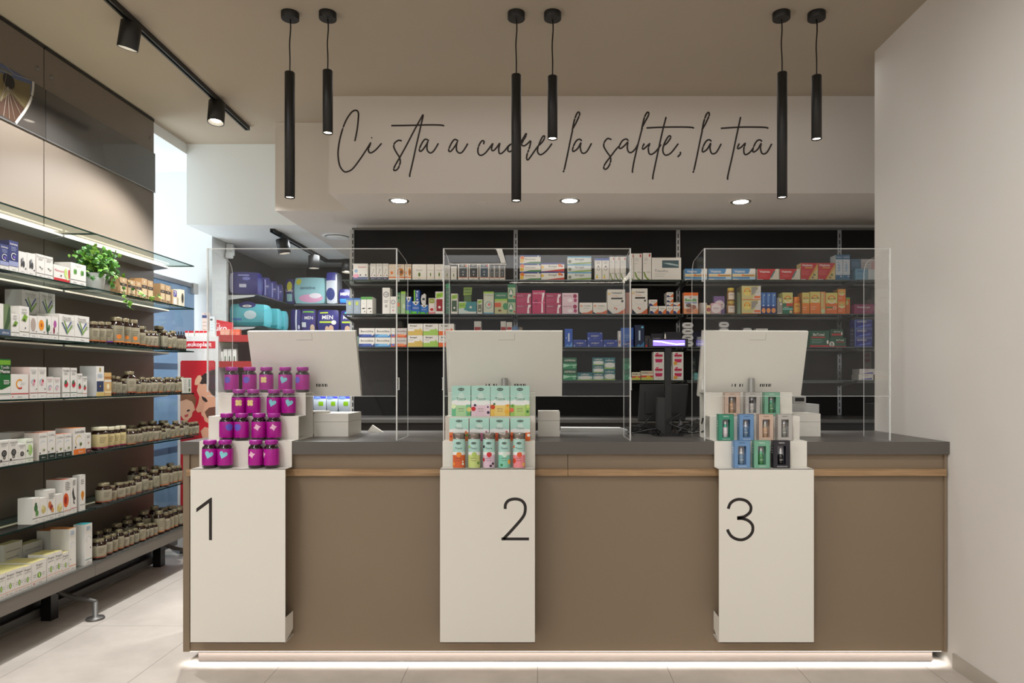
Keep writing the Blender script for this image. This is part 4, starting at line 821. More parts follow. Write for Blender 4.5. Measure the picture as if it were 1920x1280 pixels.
# ---------------------------------------------------------------- ivy pot
px_ = 182; d = F*2.66/(VX-178); t = thing('ivy_plant', 'trailing green ivy in a white pot among the left shelf boxes', 'plant', (-2.66, d, SHZ[1]+.0003))
m = MB(); m.lathe([(.038, 0), (.042, .003), (.056, .105), (.058, .112), (.052, .112), (.048, .09)], WHITE_WALL, seg=32, caps=True); m.build('pot', t)
m = MB(); m.lathe([(.0, .094), (.048, .094)], M((50,36,26), .9), seg=20, caps=False); m.build('soil', t)
r = random.Random(11); st = MB(); lf = MB(); G_ = [M((96,150,36), .45), M((70,128,34), .45), M((130,176,66), .45), M((48,98,30), .5)]
LEAF = [(0,0),(.28,-.12),(.5,.12),(.36,.3),(.62,.55),(.3,.6),(0,1.0),(-.3,.6),(-.62,.55),(-.36,.3),(-.5,.12),(-.28,-.12)]
def leaf(p, s):
    ax = Vector((r.uniform(.1,1), r.uniform(-1,.5), r.uniform(-.5,.9))).normalized(); q = ax.to_track_quat('Z', 'Y'); sp_ = r.uniform(0, 6.28)
    vs = [(0,.3,.06)] + [(a, b, -.10*abs(a)) for a, b in LEAF]; out = []
    for a, b, c in vs:
        v = Vector((a*cos(sp_)-b*sin(sp_), a*sin(sp_)+b*cos(sp_), c))*s; out.append(p + q @ v)
    n = len(LEAF); lf.add(out, [(0, i+1, (i+1) % n+1) for i in range(n)], r.choice(G_))
ends = []
for i in range(26):
    a = r.uniform(0, 6.28); L1 = r.uniform(.05, .13); e = Vector((abs(cos(a))*L1*.8*(1 if cos(a) > -.3 else -.6), sin(a)*L1*1.5, .11 + r.uniform(.02, .15)))
    e.x = max(-.10, min(e.x, .13)); p = smooth([Vector((0,0,.1)), Vector((e.x*.4, e.y*.4, .1+(e.z-.1)*.8)), e], 4); st.tube(p, .0016, M((84,74,40), .6), 5)
    for q in p[3:]:
        for _ in range(2): leaf(q + Vector((r.uniform(-.015,.015), r.uniform(-.02,.02), r.uniform(-.015,.015))), r.uniform(.018, .032))
for path in ([(0.02,0,.1),(.09,.02,.12),(.135,.04,.05),(.15,.06,-.03),(.155,.10,-.085)], [(.02,.02,.1),(.09,.10,.11),(.13,.2,.04),(.145,.32,.012),(.15,.42,.03)], [(.02,0,.1),(.08,-.05,.14),(.12,-.04,.08),(.13,-.02,.03)]):
    P = smooth([Vector(q) for q in path], 6); st.tube(P, .0018, M((70,60,40), .6), 5)
    for i, q in enumerate(P):
        if i > 4 and (i % 2 or i > 16): leaf(q, r.uniform(.018, .03))
for _ in range(150): 
    q = Vector((r.uniform(-.03,.10), r.gauss(0,.065), .13+r.gauss(0.03,.045))); q.y = max(-.16, min(.16, q.y)); q.z = max(.08, min(.27, q.z)); leaf(q, r.uniform(.018, .032))
st.build('stems', t); lf.build('foliage', t)

# ---------------------------------------------------------------- supplement bottles
TAN = M((138,126,98), .35, metal=.35, name='tan_cap'); LABELS = [M((150,142,118), .55), M((158,150,128), .55), M((146,140,118), .55)]
BP = {}
def bottle_mesh(rad, h, style):
    k = (round(rad, 3), round(h, 3), style)
    if k in BP: return BP[k]
    R_ = k[0]; h = k[1]; hb = h*.72
    b = MB(); b.lathe([(R_-.003, 0), (R_, .003), (R_, hb), (R_*.93, hb+h*.06), (R_*.66, hb+h*.12), (R_*.64, hb+h*.15)], AMBER if style != 'drop' else DBROWN, seg=18)
    l = MB(); lm = LABELS[style if isinstance(style, int) and style < 3 else 0] if style != 'wide' else M((196,180,130), .5)
    l.lathe([(R_+.0004, h*.10), (R_+.0006, h*.105), (R_+.0006, hb-h*.03), (R_+.0004, hb-h*.025)], lm, seg=20, caps=False)
    ac = {0: (190,110,60), 1: (150,70,40), 2: (90,80,70), 'big': (214,130,60), 'wide': (140,30,70), 'drop': (90,80,60), 3: (110,50,150)}.get(style, GY)
    l2 = M(ac, .5); a = pi/2 + .1
    l.lathe([(R_+.001, h*.10), (R_+.0011, h*.15)], l2, seg=20, caps=False)
    for q in range(4): cyl_rect(l, .6, 1.5-.12*q, h*(.55-.07*q), h*(.55-.07*q)+.0022, R_, M((84,78,66), .5), .0012, 5)
    if style == 'big': cyl_decal(l, shape('blob'), R_*.32, .95, h*.3, R_, M((226,130,50), .5), .0014)
    c = MB()
    if style == 'drop':
        c.lathe([(R_*.5, h*.87), (R_*.5, h*.93), (R_*.3, h*.95), (R_*.34, h*1.02), (R_*.2, h*1.12), (0, h*1.13)], BLACKP, seg=14)
    else:
        rc = R_*(.72 if style != 'wide' else .98)
        c.lathe([(rc, h*.86), (rc, h*.985), (rc*.93, h), (0, h)], TAN if style != 'wide' else M((196,188,160), .45), seg=20)
    BP[k] = (b.mesh('bottle'), l.mesh('label'), c.mesh('cap')); return BP[k]
def bottle(si, px, rad, h, style, desc, X, place=None):
    d = F*(-X)/(VX-px); t = thing('supplement_bottle', '', 'bottle', (X, d, SHZ[si]+.0003), 0); later(t, desc, (place or 'on the ') + SN[si], px, 'supplement bottle', 'brown bottles on the ' + SN[si])
    b, l, c = bottle_mesh(rad, h, style); mk('glass_body', b, t); mk('label_sleeve', l, t); mk('cap', c, t)
def brow(si, edges, X=-2.578, place=None, minr=.0, style=None, scale=1):
    """edges: (px0, px1, ytop, style)"""
    for a, b, yt, sty in edges:
        px = (a+b)/2; d = F*(-X)/(VX-px); dd = F*(-X)/(VX-b) - F*(-X)/(VX-a); rad = min(max(dd/2*.97, .014), .042)
        h = PZ(yt, d) - SHZ[si]; h = max(.06, min(h, .17)); nm = {'big': 'large brown bottle', 'wide': 'wide brown jar with cream lid', 'drop': 'dark dropper bottle', 3: 'brown bottle with violet foot'}.get(sty, 'brown bottle with tan cap')
        if sty in (0, 1, 2) and h > .118: nm = 'tall brown bottle with tan cap'
        elif sty in (0, 1, 2) and h < .087: nm = 'small brown bottle with tan cap'
        bottle(si, px, rad, h / (1.13 if sty == 'drop' else 1), sty, nm, X, place)
brow(2, [(168,181,603,0),(181.5,194,603.5,0),(194.5,207,604,3),(209,226,592.5,'big'),(226.5,240,596,'big'),(241,255.5,598,'big'),(256.5,268,612,0),(268.5,277,620,0),(277.5,285,620,1),(285.5,293,620.5,1),(303.5,311,619,2),(311.5,319,623,0),(319.5,327.5,620,2),(328,332,621,'drop'),(332.5,337,621,'drop'),(337.5,342,621,'drop'),(342.5,347,621.5,'drop')])
brow(2, [(262,272,612,0),(291,305,611,1),(310,315,620,'drop'),(318,323,620,'drop')], X=-2.66, place='in the rear row of the ')
brow(3, [(209.5,215,704,1),(215.5,224.5,706,2),(225,234,710,2),(234.8,249,696,1),(250.5,260,711,0),(260.5,270,707,0),(270.5,279.5,708,1),(280,291,707,1),(291.5,301,707,0),(301.5,308,710,2),(308.5,316,707,1),(316.5,324,707,2),(324.5,330,709,0),(330.5,337.5,706,0),(338,343,706,1)])
brow(4, [(176,197,800,'wide'),(198,210,800,'wide'),(210.5,221,799,'wide'),(221.5,232,797.5,'wide'),(234,248,804,0),(249,256,804,1),(256.5,264,803,1),(264.5,273,800,2),(273.5,283,799,0),(283.5,293,799,1),(293.5,300,798,0),(300.5,307.5,803,2),(308,316,793,2),(316.5,324.5,796,0),(325,333,788.5,0),(333.5,341,794,1),(341.5,350,788,2),(350.5,357,791.5,0),(357.5,363.5,791,2),(364,370,790,1)])
brow(4, [(240,252,797,0),(262,274,790,2),(280,292,789,2),(300,312,788,1)], X=-2.68, place='in the rear row of the ')
brow(5, [(185,203.5,905,1),(204,214.5,910,0),(216,229.5,904.5,1),(230,240,903,1),(240.5,250.5,901,0),(251,261.5,893,1),(262,273.5,886,2),(274,282.5,891,0),(283.5,294.5,880,2),(297,311.5,874,0),(312.5,320,876,1),(320.5,329,873,0),(329.5,338,872,0)])
brow(5, [(244,256,876,1),(262,275,874,2),(286,296,873,1),(299,309,873,0),(314,324,868,1)], X=-2.68, place='in the rear row of the ')
brow(6, [(174.5,193.5,1010,1),(194.5,206.5,1003.5,1),(207,217,1000,0),(217.5,228,992.5,0),(229,238.5,997,1),(239,247.5,993,0),(248,257,990,2),(257.5,268.5,980,0),(269.5,276.5,983,1),(277,284.5,981,1),(285,292.5,980,0),(293,303.5,957,0),(304.5,314.5,960,1),(315,322.5,957,0),(323,330.5,954,0),(331,340,951,2)])
brow(6, [(178,191,995,0),(196,208,991,0),(212,226,981,2),(232,246,975,2),(252,263,970,1),(262,278,957,0),(284,295,948,2),(300,312,951,1),(314,326,948,2),(328,340,948,2)], X=-2.665, place='in the rear row of the ')
brow(6, [(233,246,966,2)], X=-2.745, place='farthest back on the ')
# ================================================================== dark back wall shelving
YB, YFs = 5.48, 5.18
BZs = [2.115, 1.856, 1.605, 1.352]
UX = [-1.515, -.2012, 1.1, 2.393, 3.19]
BAY = ['leftmost', 'second', 'third', 'rightmost']
for i in range(4):
    x0, x1 = UX[i], UX[i+1]; Wd = x1-x0
    t = thing('back_shelving', 'dark back wall shelving with glass shelves, %s bay from the left' % BAY[i], 'shelving', (x0, YB, 0), 0, 'dark shelving bays behind the counter')
    m = MB(); m.box(.017, Wd-.017, 0, .02, 1.072, 2.555, DARK); m.build('back_panel', t, bevel=.001)
    m = MB(); m.box(0, Wd, -.004, .02, 2.556, 2.575, GREYM); m.build('top_trim', t)
    m = MB(); m.box(-.016, .016, -.012, 0, 1.073, 2.556, ALU if i else LGREY)
    z = 1.09
    while z < 2.52: m.box(-.0045 + (.008 if i == 0 else 0), .0045 + (.008 if i == 0 else 0), -.0126, -.0118, z, z+.034, BLACKP); z += .05
    m.build('slotted_upright', t)
    if i == 3: pass
    for k, z in enumerate(BZs):
        if k == 3 and i == 0: continue
        m = MB(); a, b = .006, Wd-.006; y0, y1 = YFs-YB, -.013
        m.add([(a,y0,z),(b,y0,z),(b,y1,z),(a,y1,z)], [(0,1,2,3)], GLASS); m.box(a, b, y0, y0+.002, z-.008, z, GLASS_EDGE); m.build('glass_shelf', t)
        m = MB(); m.box(.02, Wd-.02, -.125, -.014, z-.022, z-.0095, GREYM); m.build('shelf_profile', t)
        m = MB()
        for x in (.018, Wd-.018): m.add([(x-.002, -.013, z-.05), (x+.002, -.013, z-.05), (x+.002, -.013, z-.009), (x-.002, -.013, z-.009), (x-.002, -.28, z-.018), (x+.002, -.28, z-.018), (x+.002, -.28, z-.009), (x-.002, -.28, z-.009)], [(0,1,2,3),(4,5,6,7),(0,1,5,4),(3,2,6,7),(1,2,6,5),(0,3,7,4)], GREYM)
        m.build('bracket', t)
t = thing('back_bench', 'dark low storage bench under the back shelving', 'bench', (0, 4.91, 0))
m = MB(); m.box(-1.5, 3.15, 0, YB-4.912, 1.045, 1.07, M((78,76,73), .35)); m.build('bench_top', t, bevel=.002)
m = MB(); m.box(-1.5, 3.15, .03, YB-4.915, .06, 1.045, M((34,32,30), .5)); m.build('bench_body', t)
for i, (a, b) in enumerate(((-1.45, PX(791, 4.9)), (PX(794, 4.9), PX(1000, 4.9)), (PX(1003, 4.9), PX(1107, 4.9)), (PX(1170, 4.9), PX(1300, 4.9)), (PX(1400, 4.9), 2.35))):
    m = MB(); m.box(a, b, .008, .029, .8, .985, (M((206,204,198), .5))); m.build('drawer_front', t, bevel=.002)

# ------------------------------------------------------------------ cartons on the back wall
SB = ['top back shelf', 'second back shelf', 'third back shelf', 'fourth back shelf']
KB = 5.2/F
def bb(si, px0, px1, yt, base, dec, desc, dep=.07, yb=None, top=None, side=None, y=5.2, zo=0, name='medicine_box', n=1):
    z = BZs[si] + .0003 + zo; x0, x1 = PX(px0, y), PX(px1, y)
    tot = PZ(yt, y) - z; h = tot/n; nm = ('', ) if n == 1 else (('lower ', 'upper ') if n == 2 else ('bottom ', 'middle ', 'top '))
    me = carton(x1-x0-.0015, dep, h-.0006, base, dec, top, side).mesh(name)
    for i in range(n):
        o = mk(name, me, None, (x0, y, z+i*h)); later(o, (nm[i] + desc).strip(), 'on the ' + SB[si], px0, 'medicine box', 'cartons on the ' + SB[si])
    return tot
# top shelf
bb(0, 662, 689.8, 494, W, [('b', 0, .19, (90,100,130)), ('t', 'Golamir', .35, .92, .72, .88, R), ('e', .2, .55, .12, 0, LB), ('e', .5, .3, .05, 0, K), ('e', .87, .3, .05, 0, K), ('e', .2, .25, .2, .12, PK)], 'wide white box with red lettering', .12)
for a, b in ((694, 705), (705.6, 717), (717.6, 728.3)): bb(0, a, b, 494, W, [('b', 0, .17, (40,44,80)), ('t', 'aboca', .2, .8, .05, .11, W), ('t', 'Golamir', .1, .9, .87, .93, GY), ('p', [(.2,.3),(.5,.45),(.6,.6),(.4,.45)], GY), ('e', .25, .28, .08, 0, R), ('e', .75, .28, .1, 0, K), ('e', .6, .62, .1, 0, (150,150,150))], 'narrow white box with navy foot')
for a, b in ((728.8, 758.3), (759, 771.5)): bb(0, a, b, 495, (222,206,186), [('b', .12, .2, OR), ('b', 0, .12, W), ('t', 'Propol', .3, .95, .82, .93, K, .01), ('e', .75, .5, .22, .25, (196,120,30)), ('e', .8, .5, .1, .12, BR), ('e', .2, .45, .08, .1, OR)], 'cream box with orange foot and black lettering', .10)
GLF = [('b', .14, .155, YE), ('t', 'propol', .15, .85, .83, .9, (170,166,160)), ('t', 'IMMUNO', .2, .8, .58, .65, GY), ('e', .5, .34, .08, .14, (120,150,40)), ('e', .5, .34, .04, .1, (60,80,30)), ('t', 'aboca', .4, .6, .04, .09, GY)]
bb(0, 773, 800, 495, W, GLF, 'wide white box with green bud', .1); bb(0, 800.6, 814.3, 495, W, GLF, 'narrow white box with green bud', .1); bb(0, 815, 832.3, 495, W, GLF, 'medium white box with green bud', .1)
bb(0, 833, 844, 497, (205,202,196), GLF, 'narrow white box with green bud', .1); bb(0, 845.4, 856.4, 499, W, GLF, 'narrow white box with green bud', .1)
def grim(c, c2): return [('r', .1, .9, .16, 1, c), ('t', 'neo', .3, .6, .88, .94, W), ('t', 'GRINTUSS', .14, .86, .74, .82, W), ('e', .8, .9, .1, .06, c2), ('e', .5, .52, .14, .08, (120,130,134)), ('e', .5, .33, .06, 0, W), ('b', .14, .17, OR), ('t', 'aboca', .35, .65, .04, .1, GY)]
bb(0, 859, 877.8, 495, W, grim((58,64,68), OR), 'white box with slate front and orange spot', .12); bb(0, 879, 897.3, 495, W, grim((50,52,54), GY), 'white box with charcoal front', .12); bb(0, 899, 917.3, 495, W, grim((56,76,92), (220,90,90)), 'white box with blue-grey front and red spot', .12)
for a, b in ((918, 927), (927.4, 936.6), (937, 947)): bb(0, a, b, 498, W, grim((78,80,82), GY), 'slim white box with grey front')
ARN = [('b', .78, 1, (60,80,140)), ('p', [(.2,0),(1,0),(1,.2),(.5,.18)], (60,130,60)), ('e', .12, .65, .1, 0, OR), ('e', .1, .3, .09, 0, YE), ('t', 'Arnicrema', .25, .75, .38, .66, K), ('e', .88, .85, .03, 0, W)]
bb(0, 974.6, 1014, 478, W, ARN, 'white box with green stripe and orange flowers', .08, n=3)
bb(0, 1014.7, 1058.5, 492.5, W, [('b', .82, 1, (60,60,130)), ('p', [(0,0),(1,0),(1,.3),(.4,.1)], (190,60,40)), ('e', .06, .5, .06, 0, YE), ('t', 'Arnigel', .3, .68, .4, .72, K), ('e', .8, .7, .07, 0, OR), ('e', .9, .6, .04, 0, R)], 'white box with red stripe and orange flowers', .08, n=2)
bb(0, 1064, 1109, 480.5, (206,210,206), [('b', .84, 1, CY), ('p', [(0,.05),(.4,0),(1,.1),(1,.28),(.5,.2)], (130,160,70)), ('t', 'Arnigel', .26, .74, .4, .78, K), ('e', .1, .35, .07, 0, (120,130,110))], 'wide grey-white box with pale green stripe', .08, n=3)
for a, b in ((1115.5, 1128.8), (1129.2, 1142.5)): bb(0, a, b, 484, W, [('b', .9, 1, (60,90,170)), ('l', 2, .2, .8, .76, .82, GY), ('o', .5, .52, .25, .8, GY), ('e', .5, .62, .12, .03, K), ('e', .3, .12, .16, 0, YE), ('e', .3, .22, .1, 0, LG)], 'white box with blue top edge and yellow flower')
VP = [('r', .72, .88, .86, .96, R), ('t', 'DICLO', .1, .45, .6, .64, GY), ('l', 3, .15, .6, .72, .8, (190,190,186)), ('p', [(.05,.3),(.2,.3),(.45,.1),(.9,0),(.55,0),(.2,.12)], (120,150,60)), ('t', '180mg', .4, .95, .26, .31, GY)]
for a, b, c in ((1143, 1152.6, 481), (1153, 1162.6, 481), (1163, 1174, 481), (1181, 1188.3, 475), (1188.7, 1204, 475), (1205.5, 1221.6, 474)): bb(0, a, b, c, W, VP, 'upright white patch box with red tab' if c > 480 else 'tall upright white patch box with red tab', .10, top=(190,60,60))
bb(0, 1222.2, 1277.4, 482.7, W, [('r', .35, .92, .54, .88, (70,92,98)), ('p', [(.38,.76),(.6,.68),(.9,.62),(.9,.68),(.6,.76)], (170,190,190)), ('t', 'TransAct', .1, .55, .34, .48, (110,110,110)), ('l', 2, .1, .45, .16, .26, (180,180,176))], 'large white box with dark teal photo', .12)
VM = [('r', 0, .75, .1, 1, (70,130,180)), ('b', .5, .54, W), ('r', 0, 1.0, .28, .5, (216,190,140)), ('r', .5, .95, .33, .45, (170,120,40)), ('t', 'Vitalmix', .08, .55, .64, .86, W, .02), ('e', .45, .42, .05, 0, OR), ('p', [(.7,.56),(.8,1),(1,1),(1,.56)], W), ('r', 0, .25, 0, .1, W)]
for a, b in ((1284.5, 1326), (1328.7, 1371.8), (1373.4, 1416.6)): bb(0, a, b, 503.3, (170,196,216), VM, 'blue and white box with tan band', .08)
VR = [('p', [(0,0),(.55,0),(.85,1),(0,1)], (190,34,40)), ('t', 'Vitalmix', .08, .58, .64, .86, W, .02), ('l', 3, .1, .5, .26, .46, (220,140,130)), ('p', [(.58,.2),(.66,.2),(.84,.85),(.76,.8)], (60,120,120)), ('r', 0, .25, 0, .06, W)]
for a, b in ((1420.5, 1461), (1462.2, 1500.6)): bb(0, a, b, 503.8, (214,204,186), VR, 'low red box with cream corner', .08)
VR2 = [('p', [(0,0),(.4,0),(1,1),(0,1)], (186,30,38)), ('p', [(.4,0),(.5,0),(1,.75),(1,1)], (200,150,60)), ('t', 'Vitalmix', .05, .7, .8, .94, W, .02), ('r', .25, .7, .7, .74, YE), ('l', 4, .05, .5, .3, .52, (220,120,110)), ('e', .8, .3, .07, 0, (80,110,50)), ('e', .7, .14, .06, 0, BR), ('r', 0, .3, 0, .05, W)]
for a, b in ((1501.8, 1533.6), (1534.2, 1566.4)): bb(0, a, b, 492.8, (206,186,130), VR2, 'square red box with gold slanted edge', .09)
TB = [('b', .82, 1, (50,104,140)), ('b', 0, .2, (50,104,140)), ('t', 'Euphidra', .1, .9, .87, .94, W), ('e', .5, .5, .14, .18, LB), ('l', 4, .2, .5, .35, .7, GY), ('e', .75, .14, .1, 0, W)]
for a, b in ((1567, 1580.4), (1580.8, 1594)): bb(0, a, b, 477.5, (196,204,210), TB, 'tall blue and white box', .1)
bb(0, 1595.5, 1614, 485.5, (86,124,150), [('l', 3, .1, .8, .7, .85, LB), ('r', 0, .8, .25, .4, (60,100,130))], 'dusty blue box at the back', .06, y=5.3); bb(0, 1614.5, 1640, 485.5, (196,190,190), [('l', 4, .1, .7, .5, .8, GY), ('r', .75, 1, .1, .9, (196,150,150))], 'greyish white box at the back', .06, y=5.3)
bb(0, 1604, 1627, 503.5, (110,156,180), [('t', 'OMEGA', .1, .8, .7, .85, (40,80,120)), ('l', 2, .1, .8, .3, .45, (50,90,130))], 'low sky-blue box'); bb(0, 1627.6, 1645, 505, (190,198,200), [], 'low pale box at the wall end')
# second shelf
for a, b in ((649, 662.4), (663, 676.2)): bb(1, a, b, 558.5, (150,164,176), [('b', .88, 1, (60,110,170)), ('e', .5, .66, .2, .12, (190,206,80)), ('l', 3, .25, .75, .2, .42, W), ('e', .5, .42, .12, .06, LB)], 'blue-grey box with lime spot', .1)
for a, b in ((676.8, 687.3), (687.7, 698.6)): bb(1, a, b, 556, W, [('b', .84, 1, (80,150,70)), ('p', [(.1,.3),(.4,.36),(.9,.34),(.5,.28)], (60,60,50)), ('l', 2, .2, .8, .6, .74, (190,200,190)), ('e', .7, .14, .1, 0, K)], 'white box with green top band', .12, top=(90,150,80))
bb(1, 717, 731.2, 539, W, [('o', .5, .74, .38, .82, (60,60,60)), ('e', .5, .74, .29, 0, (206,204,200)), ('t', 'FACE', .25, .75, .72, .76, K), ('e', .5, .3, .2, .06, (176,172,168)), ('l', 2, .2, .8, .44, .5, GY)], 'tall white box with ringed logo', .1)
bb(1, 731.6, 743, 555.5, W, [('o', .5, .68, .38, .82, (60,60,60)), ('e', .5, .68, .28, 0, (206,204,200)), ('l', 2, .2, .8, .36, .44, GY), ('e', .5, .2, .16, .05, (196,150,150))], 'shorter white box with ringed logo', .08)
bb(1, 744, 751, 548, (120,150,110), [('b', .9, 1, (60,110,80)), ('r', .2, .8, .35, .52, (206,100,60)), ('e', .5, .75, .2, .06, DGN)], 'narrow green box with orange patch')
bb(1, 751.8, 760.4, 546, (160,186,140), [('b', .9, 1, LG), ('t', 'ab', .2, .8, .82, .88, GY), ('e', .7, .35, .3, .1, (190,210,180))], 'narrow pale green box')
def bv(w1): return [('b', 0, .2, (90,180,50)), ('p', [(.05,1),(.95,1),(.7,.78),(.5,.68),(.3,.78)], W), ('e', .5, .86, .12, .07, K), ('t', 'GOLA', .15, .85, .42, .54, W), ('e', .72, .12, .12, .08, BL)]
bb(1, 761, 771.8, 556, (38,88,172), bv(1), 'upright blue box with white peak'); bb(1, 772.2, 787.3, 564.8, (38,96,176), bv(1), 'square blue box with white peak'); bb(1, 788, 802.8, 571.2, (34,104,180), bv(1), 'low blue box with white peak')
h = PZ(564.8, 5.2)-BZs[1]
bb(1, 776, 787, 543.5, (36,80,160), [('r', 0, .25, 0, 1, (120,190,50)), ('e', .6, .85, .15, 0, W), ('r', .45, .6, .35, .7, W), ('e', .6, .15, .15, 0, W)], 'blue and lime box stacked on the square blue one', zo=h+.0006)
o = MB(); o.prism([(.012,0),(.036,0),(.038,.075),(.028,.085),(.006,.07),(0,.042),(.004,.015)], 0, .03, M((206,204,200), .45)); o.rect(.012, .03, .034, .05, -.0004, M(K, .5)); hh = PZ(571.2, 5.2)-BZs[1]
q = o.build('inhaler_case', None, (PX(789, 5.2), 5.2, BZs[1]+hh+.0012)); later(q, 'white rounded case standing on the low blue box', 'on the second back shelf', 789, 'case', 'cartons on the second back shelf')
AB = lambda c: [('r', .12, .88, .12, .66, c), ('p', [(.1,.7),(.9,.76),(.95,.96),(.1,.92)], LG), ('t', 'abc', .2, .75, .8, .88, DGN), ('e', .5, .3, .16, 0, W), ('b', 0, .1, W)]
bb(1, 803.7, 815.8, 558.5, (222,212,206), [('p', [(.1,.68),(.9,.68),(.9,.97),(.1,.97)], (150,160,60)), ('t', 'abc', .2, .8, .78, .88, W), ('e', .5, .28, .28, .09, R), ('b', 0, .12, (220,130,140))], 'small white box with red cherries'); bb(1, 816.4, 832, 546.3, W, AB((150,24,34)), 'white box with lime top and crimson panel')
bb(1, 836, 844.2, 531, (60,110,84), [('b', .85, 1, (60,150,100)), ('l', 5, .2, .8, .2, .7, (130,160,140))], 'tall narrow green box behind the acrylic edge')
bb(1, 845.6, 858.4, 550, W, AB((46,80,44)), 'white box with lime top and dark green panel'); 
bb(1, 859.8, 893.6, 565.3, (206,222,216), [('p', [(.45,1),(1,1),(1,.2),(.6,.2),(.3,.35)], (50,134,140)), ('p', [(.02,.9),(.4,.95),(.38,.5),(.02,.45)], LG), ('t', 'ibuflu', .08, .34, .6, .8, DGN), ('e', .68, .55, .07, 0, W), ('r', .4, .95, .04, .16, W)], 'wide teal and white box with lime corner', .1)
h = PZ(565.3, 5.2)-BZs[1]; m = MB(); m.box(0, .055, 0, .07, .0, .055, M((80,110,40), .5), side=M((60,80,34), .5)); m.prism([(-.004,.05),(.058,.055),(.062,.112),(-.002,.112)], -.006, 0, M((140,170,60), .5)); m.rect(.004, .054, .066, .102, -.0065, M((100,130,40), .5)); m.text('OLIVO', .006, .052, .075, .093, -.007, M((200,220,150), .5))
q = m.build('medicine_box', None, (PX(870, 5.24), 5.24, BZs[1]+h+.0012)); later(q, 'lime green box with tilted sign face stacked high', 'on the second back shelf', 870, 'medicine box', 'cartons on the second back shelf')
bb(1, 895, 904.6, 561, W, AB((110,120,90)), 'small white box with lime top and grey panel')
bb(1, 906.6, 926, 546.3, (206,210,190), [('b', .92, 1, LG), ('t', 'ProGastril', .1, .9, .8, .88, DGN), ('o', .5, .4, .34, .86, (60,140,150)), ('e', .56, .42, .14, 0, (214,120,130)), ('b', 0, .06, CY)], 'tall pale green box with magnifier circle', .09)
bb(1, 927.5, 951.6, 548, (190,190,140), [('b', .7, 1, (44,120,84)), ('t', 'HEPATOS', .15, .85, .8, .92, W), ('b', .62, .7, LG), ('r', 0, .5, .32, .52, (206,90,50)), ('e', .85, .35, .2, .16, (60,140,90)), ('e', .4, .16, .14, .05, BR)], 'wide green and cream box with orange strip', .09)
GT = [('b', .78, 1, (44,124,84)), ('e', .4, .42, .28, .3, (80,140,110)), ('p', [(.15,.3),(.4,.7),(.65,.3)], W), ('e', .85, .15, .12, 0, R)]
bb(1, 952.2, 967, 532.6, (170,186,150), GT, 'upright green box with white peak', .09, n=2)
PB = [('b', .62, .8, (150,60,90)), ('t', 'PHYTO', .05, .5, .66, .78, (230,190,206)), ('p', [(.72,.05),(.86,.05),(.84,.5),(.98,.85),(.8,.9),(.74,.5)], (236,226,230)), ('l', 2, .05, .55, .2, .36, (210,130,160))]
bb(1, 967.8, 996.7, 549, (176,56,96), PB, 'rose pink box with white figure', .08, n=2)
bb(1, 998, 1022.5, 544, (186,44,96), [('t', 'PHYTO', .1, .75, .82, .92, W), ('p', [(.7,.05),(.84,.05),(.82,.5),(.96,.9),(.78,.9),(.72,.5)], (240,230,234)), ('e', .3, .5, .16, .12, (150,30,80)), ('b', .46, .5, (226,120,160))], 'magenta pouch with white figure', .05, name='pouch')
bb(1, 1023.4, 1052.8, 549.2, (170,54,92), PB, 'rose pink box with white figure', .08, n=2)
bb(1, 1054, 1084.4, 549, (222,196,206), [('t', 'PHYTO', .1, .6, .62, .8, (120,40,80)), ('e', .8, .7, .12, .2, (150,30,80)), ('e', .82, .3, .1, .18, (170,50,100)), ('p', [(.3,.3),(.5,.1),(.7,.3),(.5,.5)], (236,226,230))], 'pale pink box with plum figure', .08, n=2)
SE = [('p', [(0,0),(1,0),(1,.35),(.6,.12),(.3,.12)], (206,104,60)), ('t', 'Voltaflex', .28, .9, .66, .78, (80,76,72)), ('o', .14, .7, .08, .5, OR), ('l', 1, .28, .8, .5, .5, GY), ('p', [(0,0),(.25,0),(0,.2)], K)]
bb(1, 1086.6, 1111.3, 567, W, SE, 'low white box with orange sweep'); bb(1, 1112, 1138.6, 567, W, SE, 'low white box with orange sweep')
VT = [('p', [(0,0),(.2,.0),(.6,.04),(1,.22),(1,0)], (206,100,60)), ('p', [(0,0),(.3,0),(0,.2)], (30,40,60)), ('t', 'Voltadol', .22, .8, .8, .92, K, .01), ('t', 'Cerotto', .22, .6, .71, .77, OR), ('r', .2, .85, .6, .66, K), ('e', .84, .52, .07, 0, K), ('o', .1, .82, .07, .5, YE), ('o', .5, .62, .4, .97, (190,190,186), 3.5, 5.9), ('r', .38, .44, .2, .28, (206,90,60)), ('r', .48, .54, .16, .24, (206,90,60))]
bb(1, 1139.2, 1172.6, 542.3, W, VT, 'large white box with orange and black base', .1); bb(1, 1173.4, 1184.4, 548, (196,140,120), VT[:1], 'slice of an orange box between the large white ones', .06, y=5.24); bb(1, 1185, 1214.4, 540.5, W, VT, 'large white box with orange and black base', .1)
SO = [('p', [(0,0),(.6,0),(.25,.4),(0,.35)], (50,50,110)), ('p', [(.6,0),(1,0),(1,.7),(.5,.2)], (216,110,50)), ('t', 'Flector', .2, .8, .6, .8, K)]
for a, b in ((1218.8, 1234.3), (1235, 1249.3), (1250, 1262.2), (1262.8, 1275.6)): bb(1, a, b, 573.5, W, SO, 'small white box with orange corner, lowest layer', .1)
h = PZ(573.5, 5.2)-BZs[1]
bb(1, 1217, 1232.6, 561.5, W, SO, 'small white box with orange corner, second layer', zo=h); 
for a, b in ((1250, 1262.2), (1262.8, 1275.6)): bb(1, a, b, 566.5, W, SO, 'small white box with orange corner, second layer', zo=h)
h2 = PZ(566.5, 5.2)-BZs[1]; bb(1, 1250.4, 1263, 547.5, W, SO, 'small white box with orange corner in a pair at the stack top', zo=h2, n=2, dep=.12)
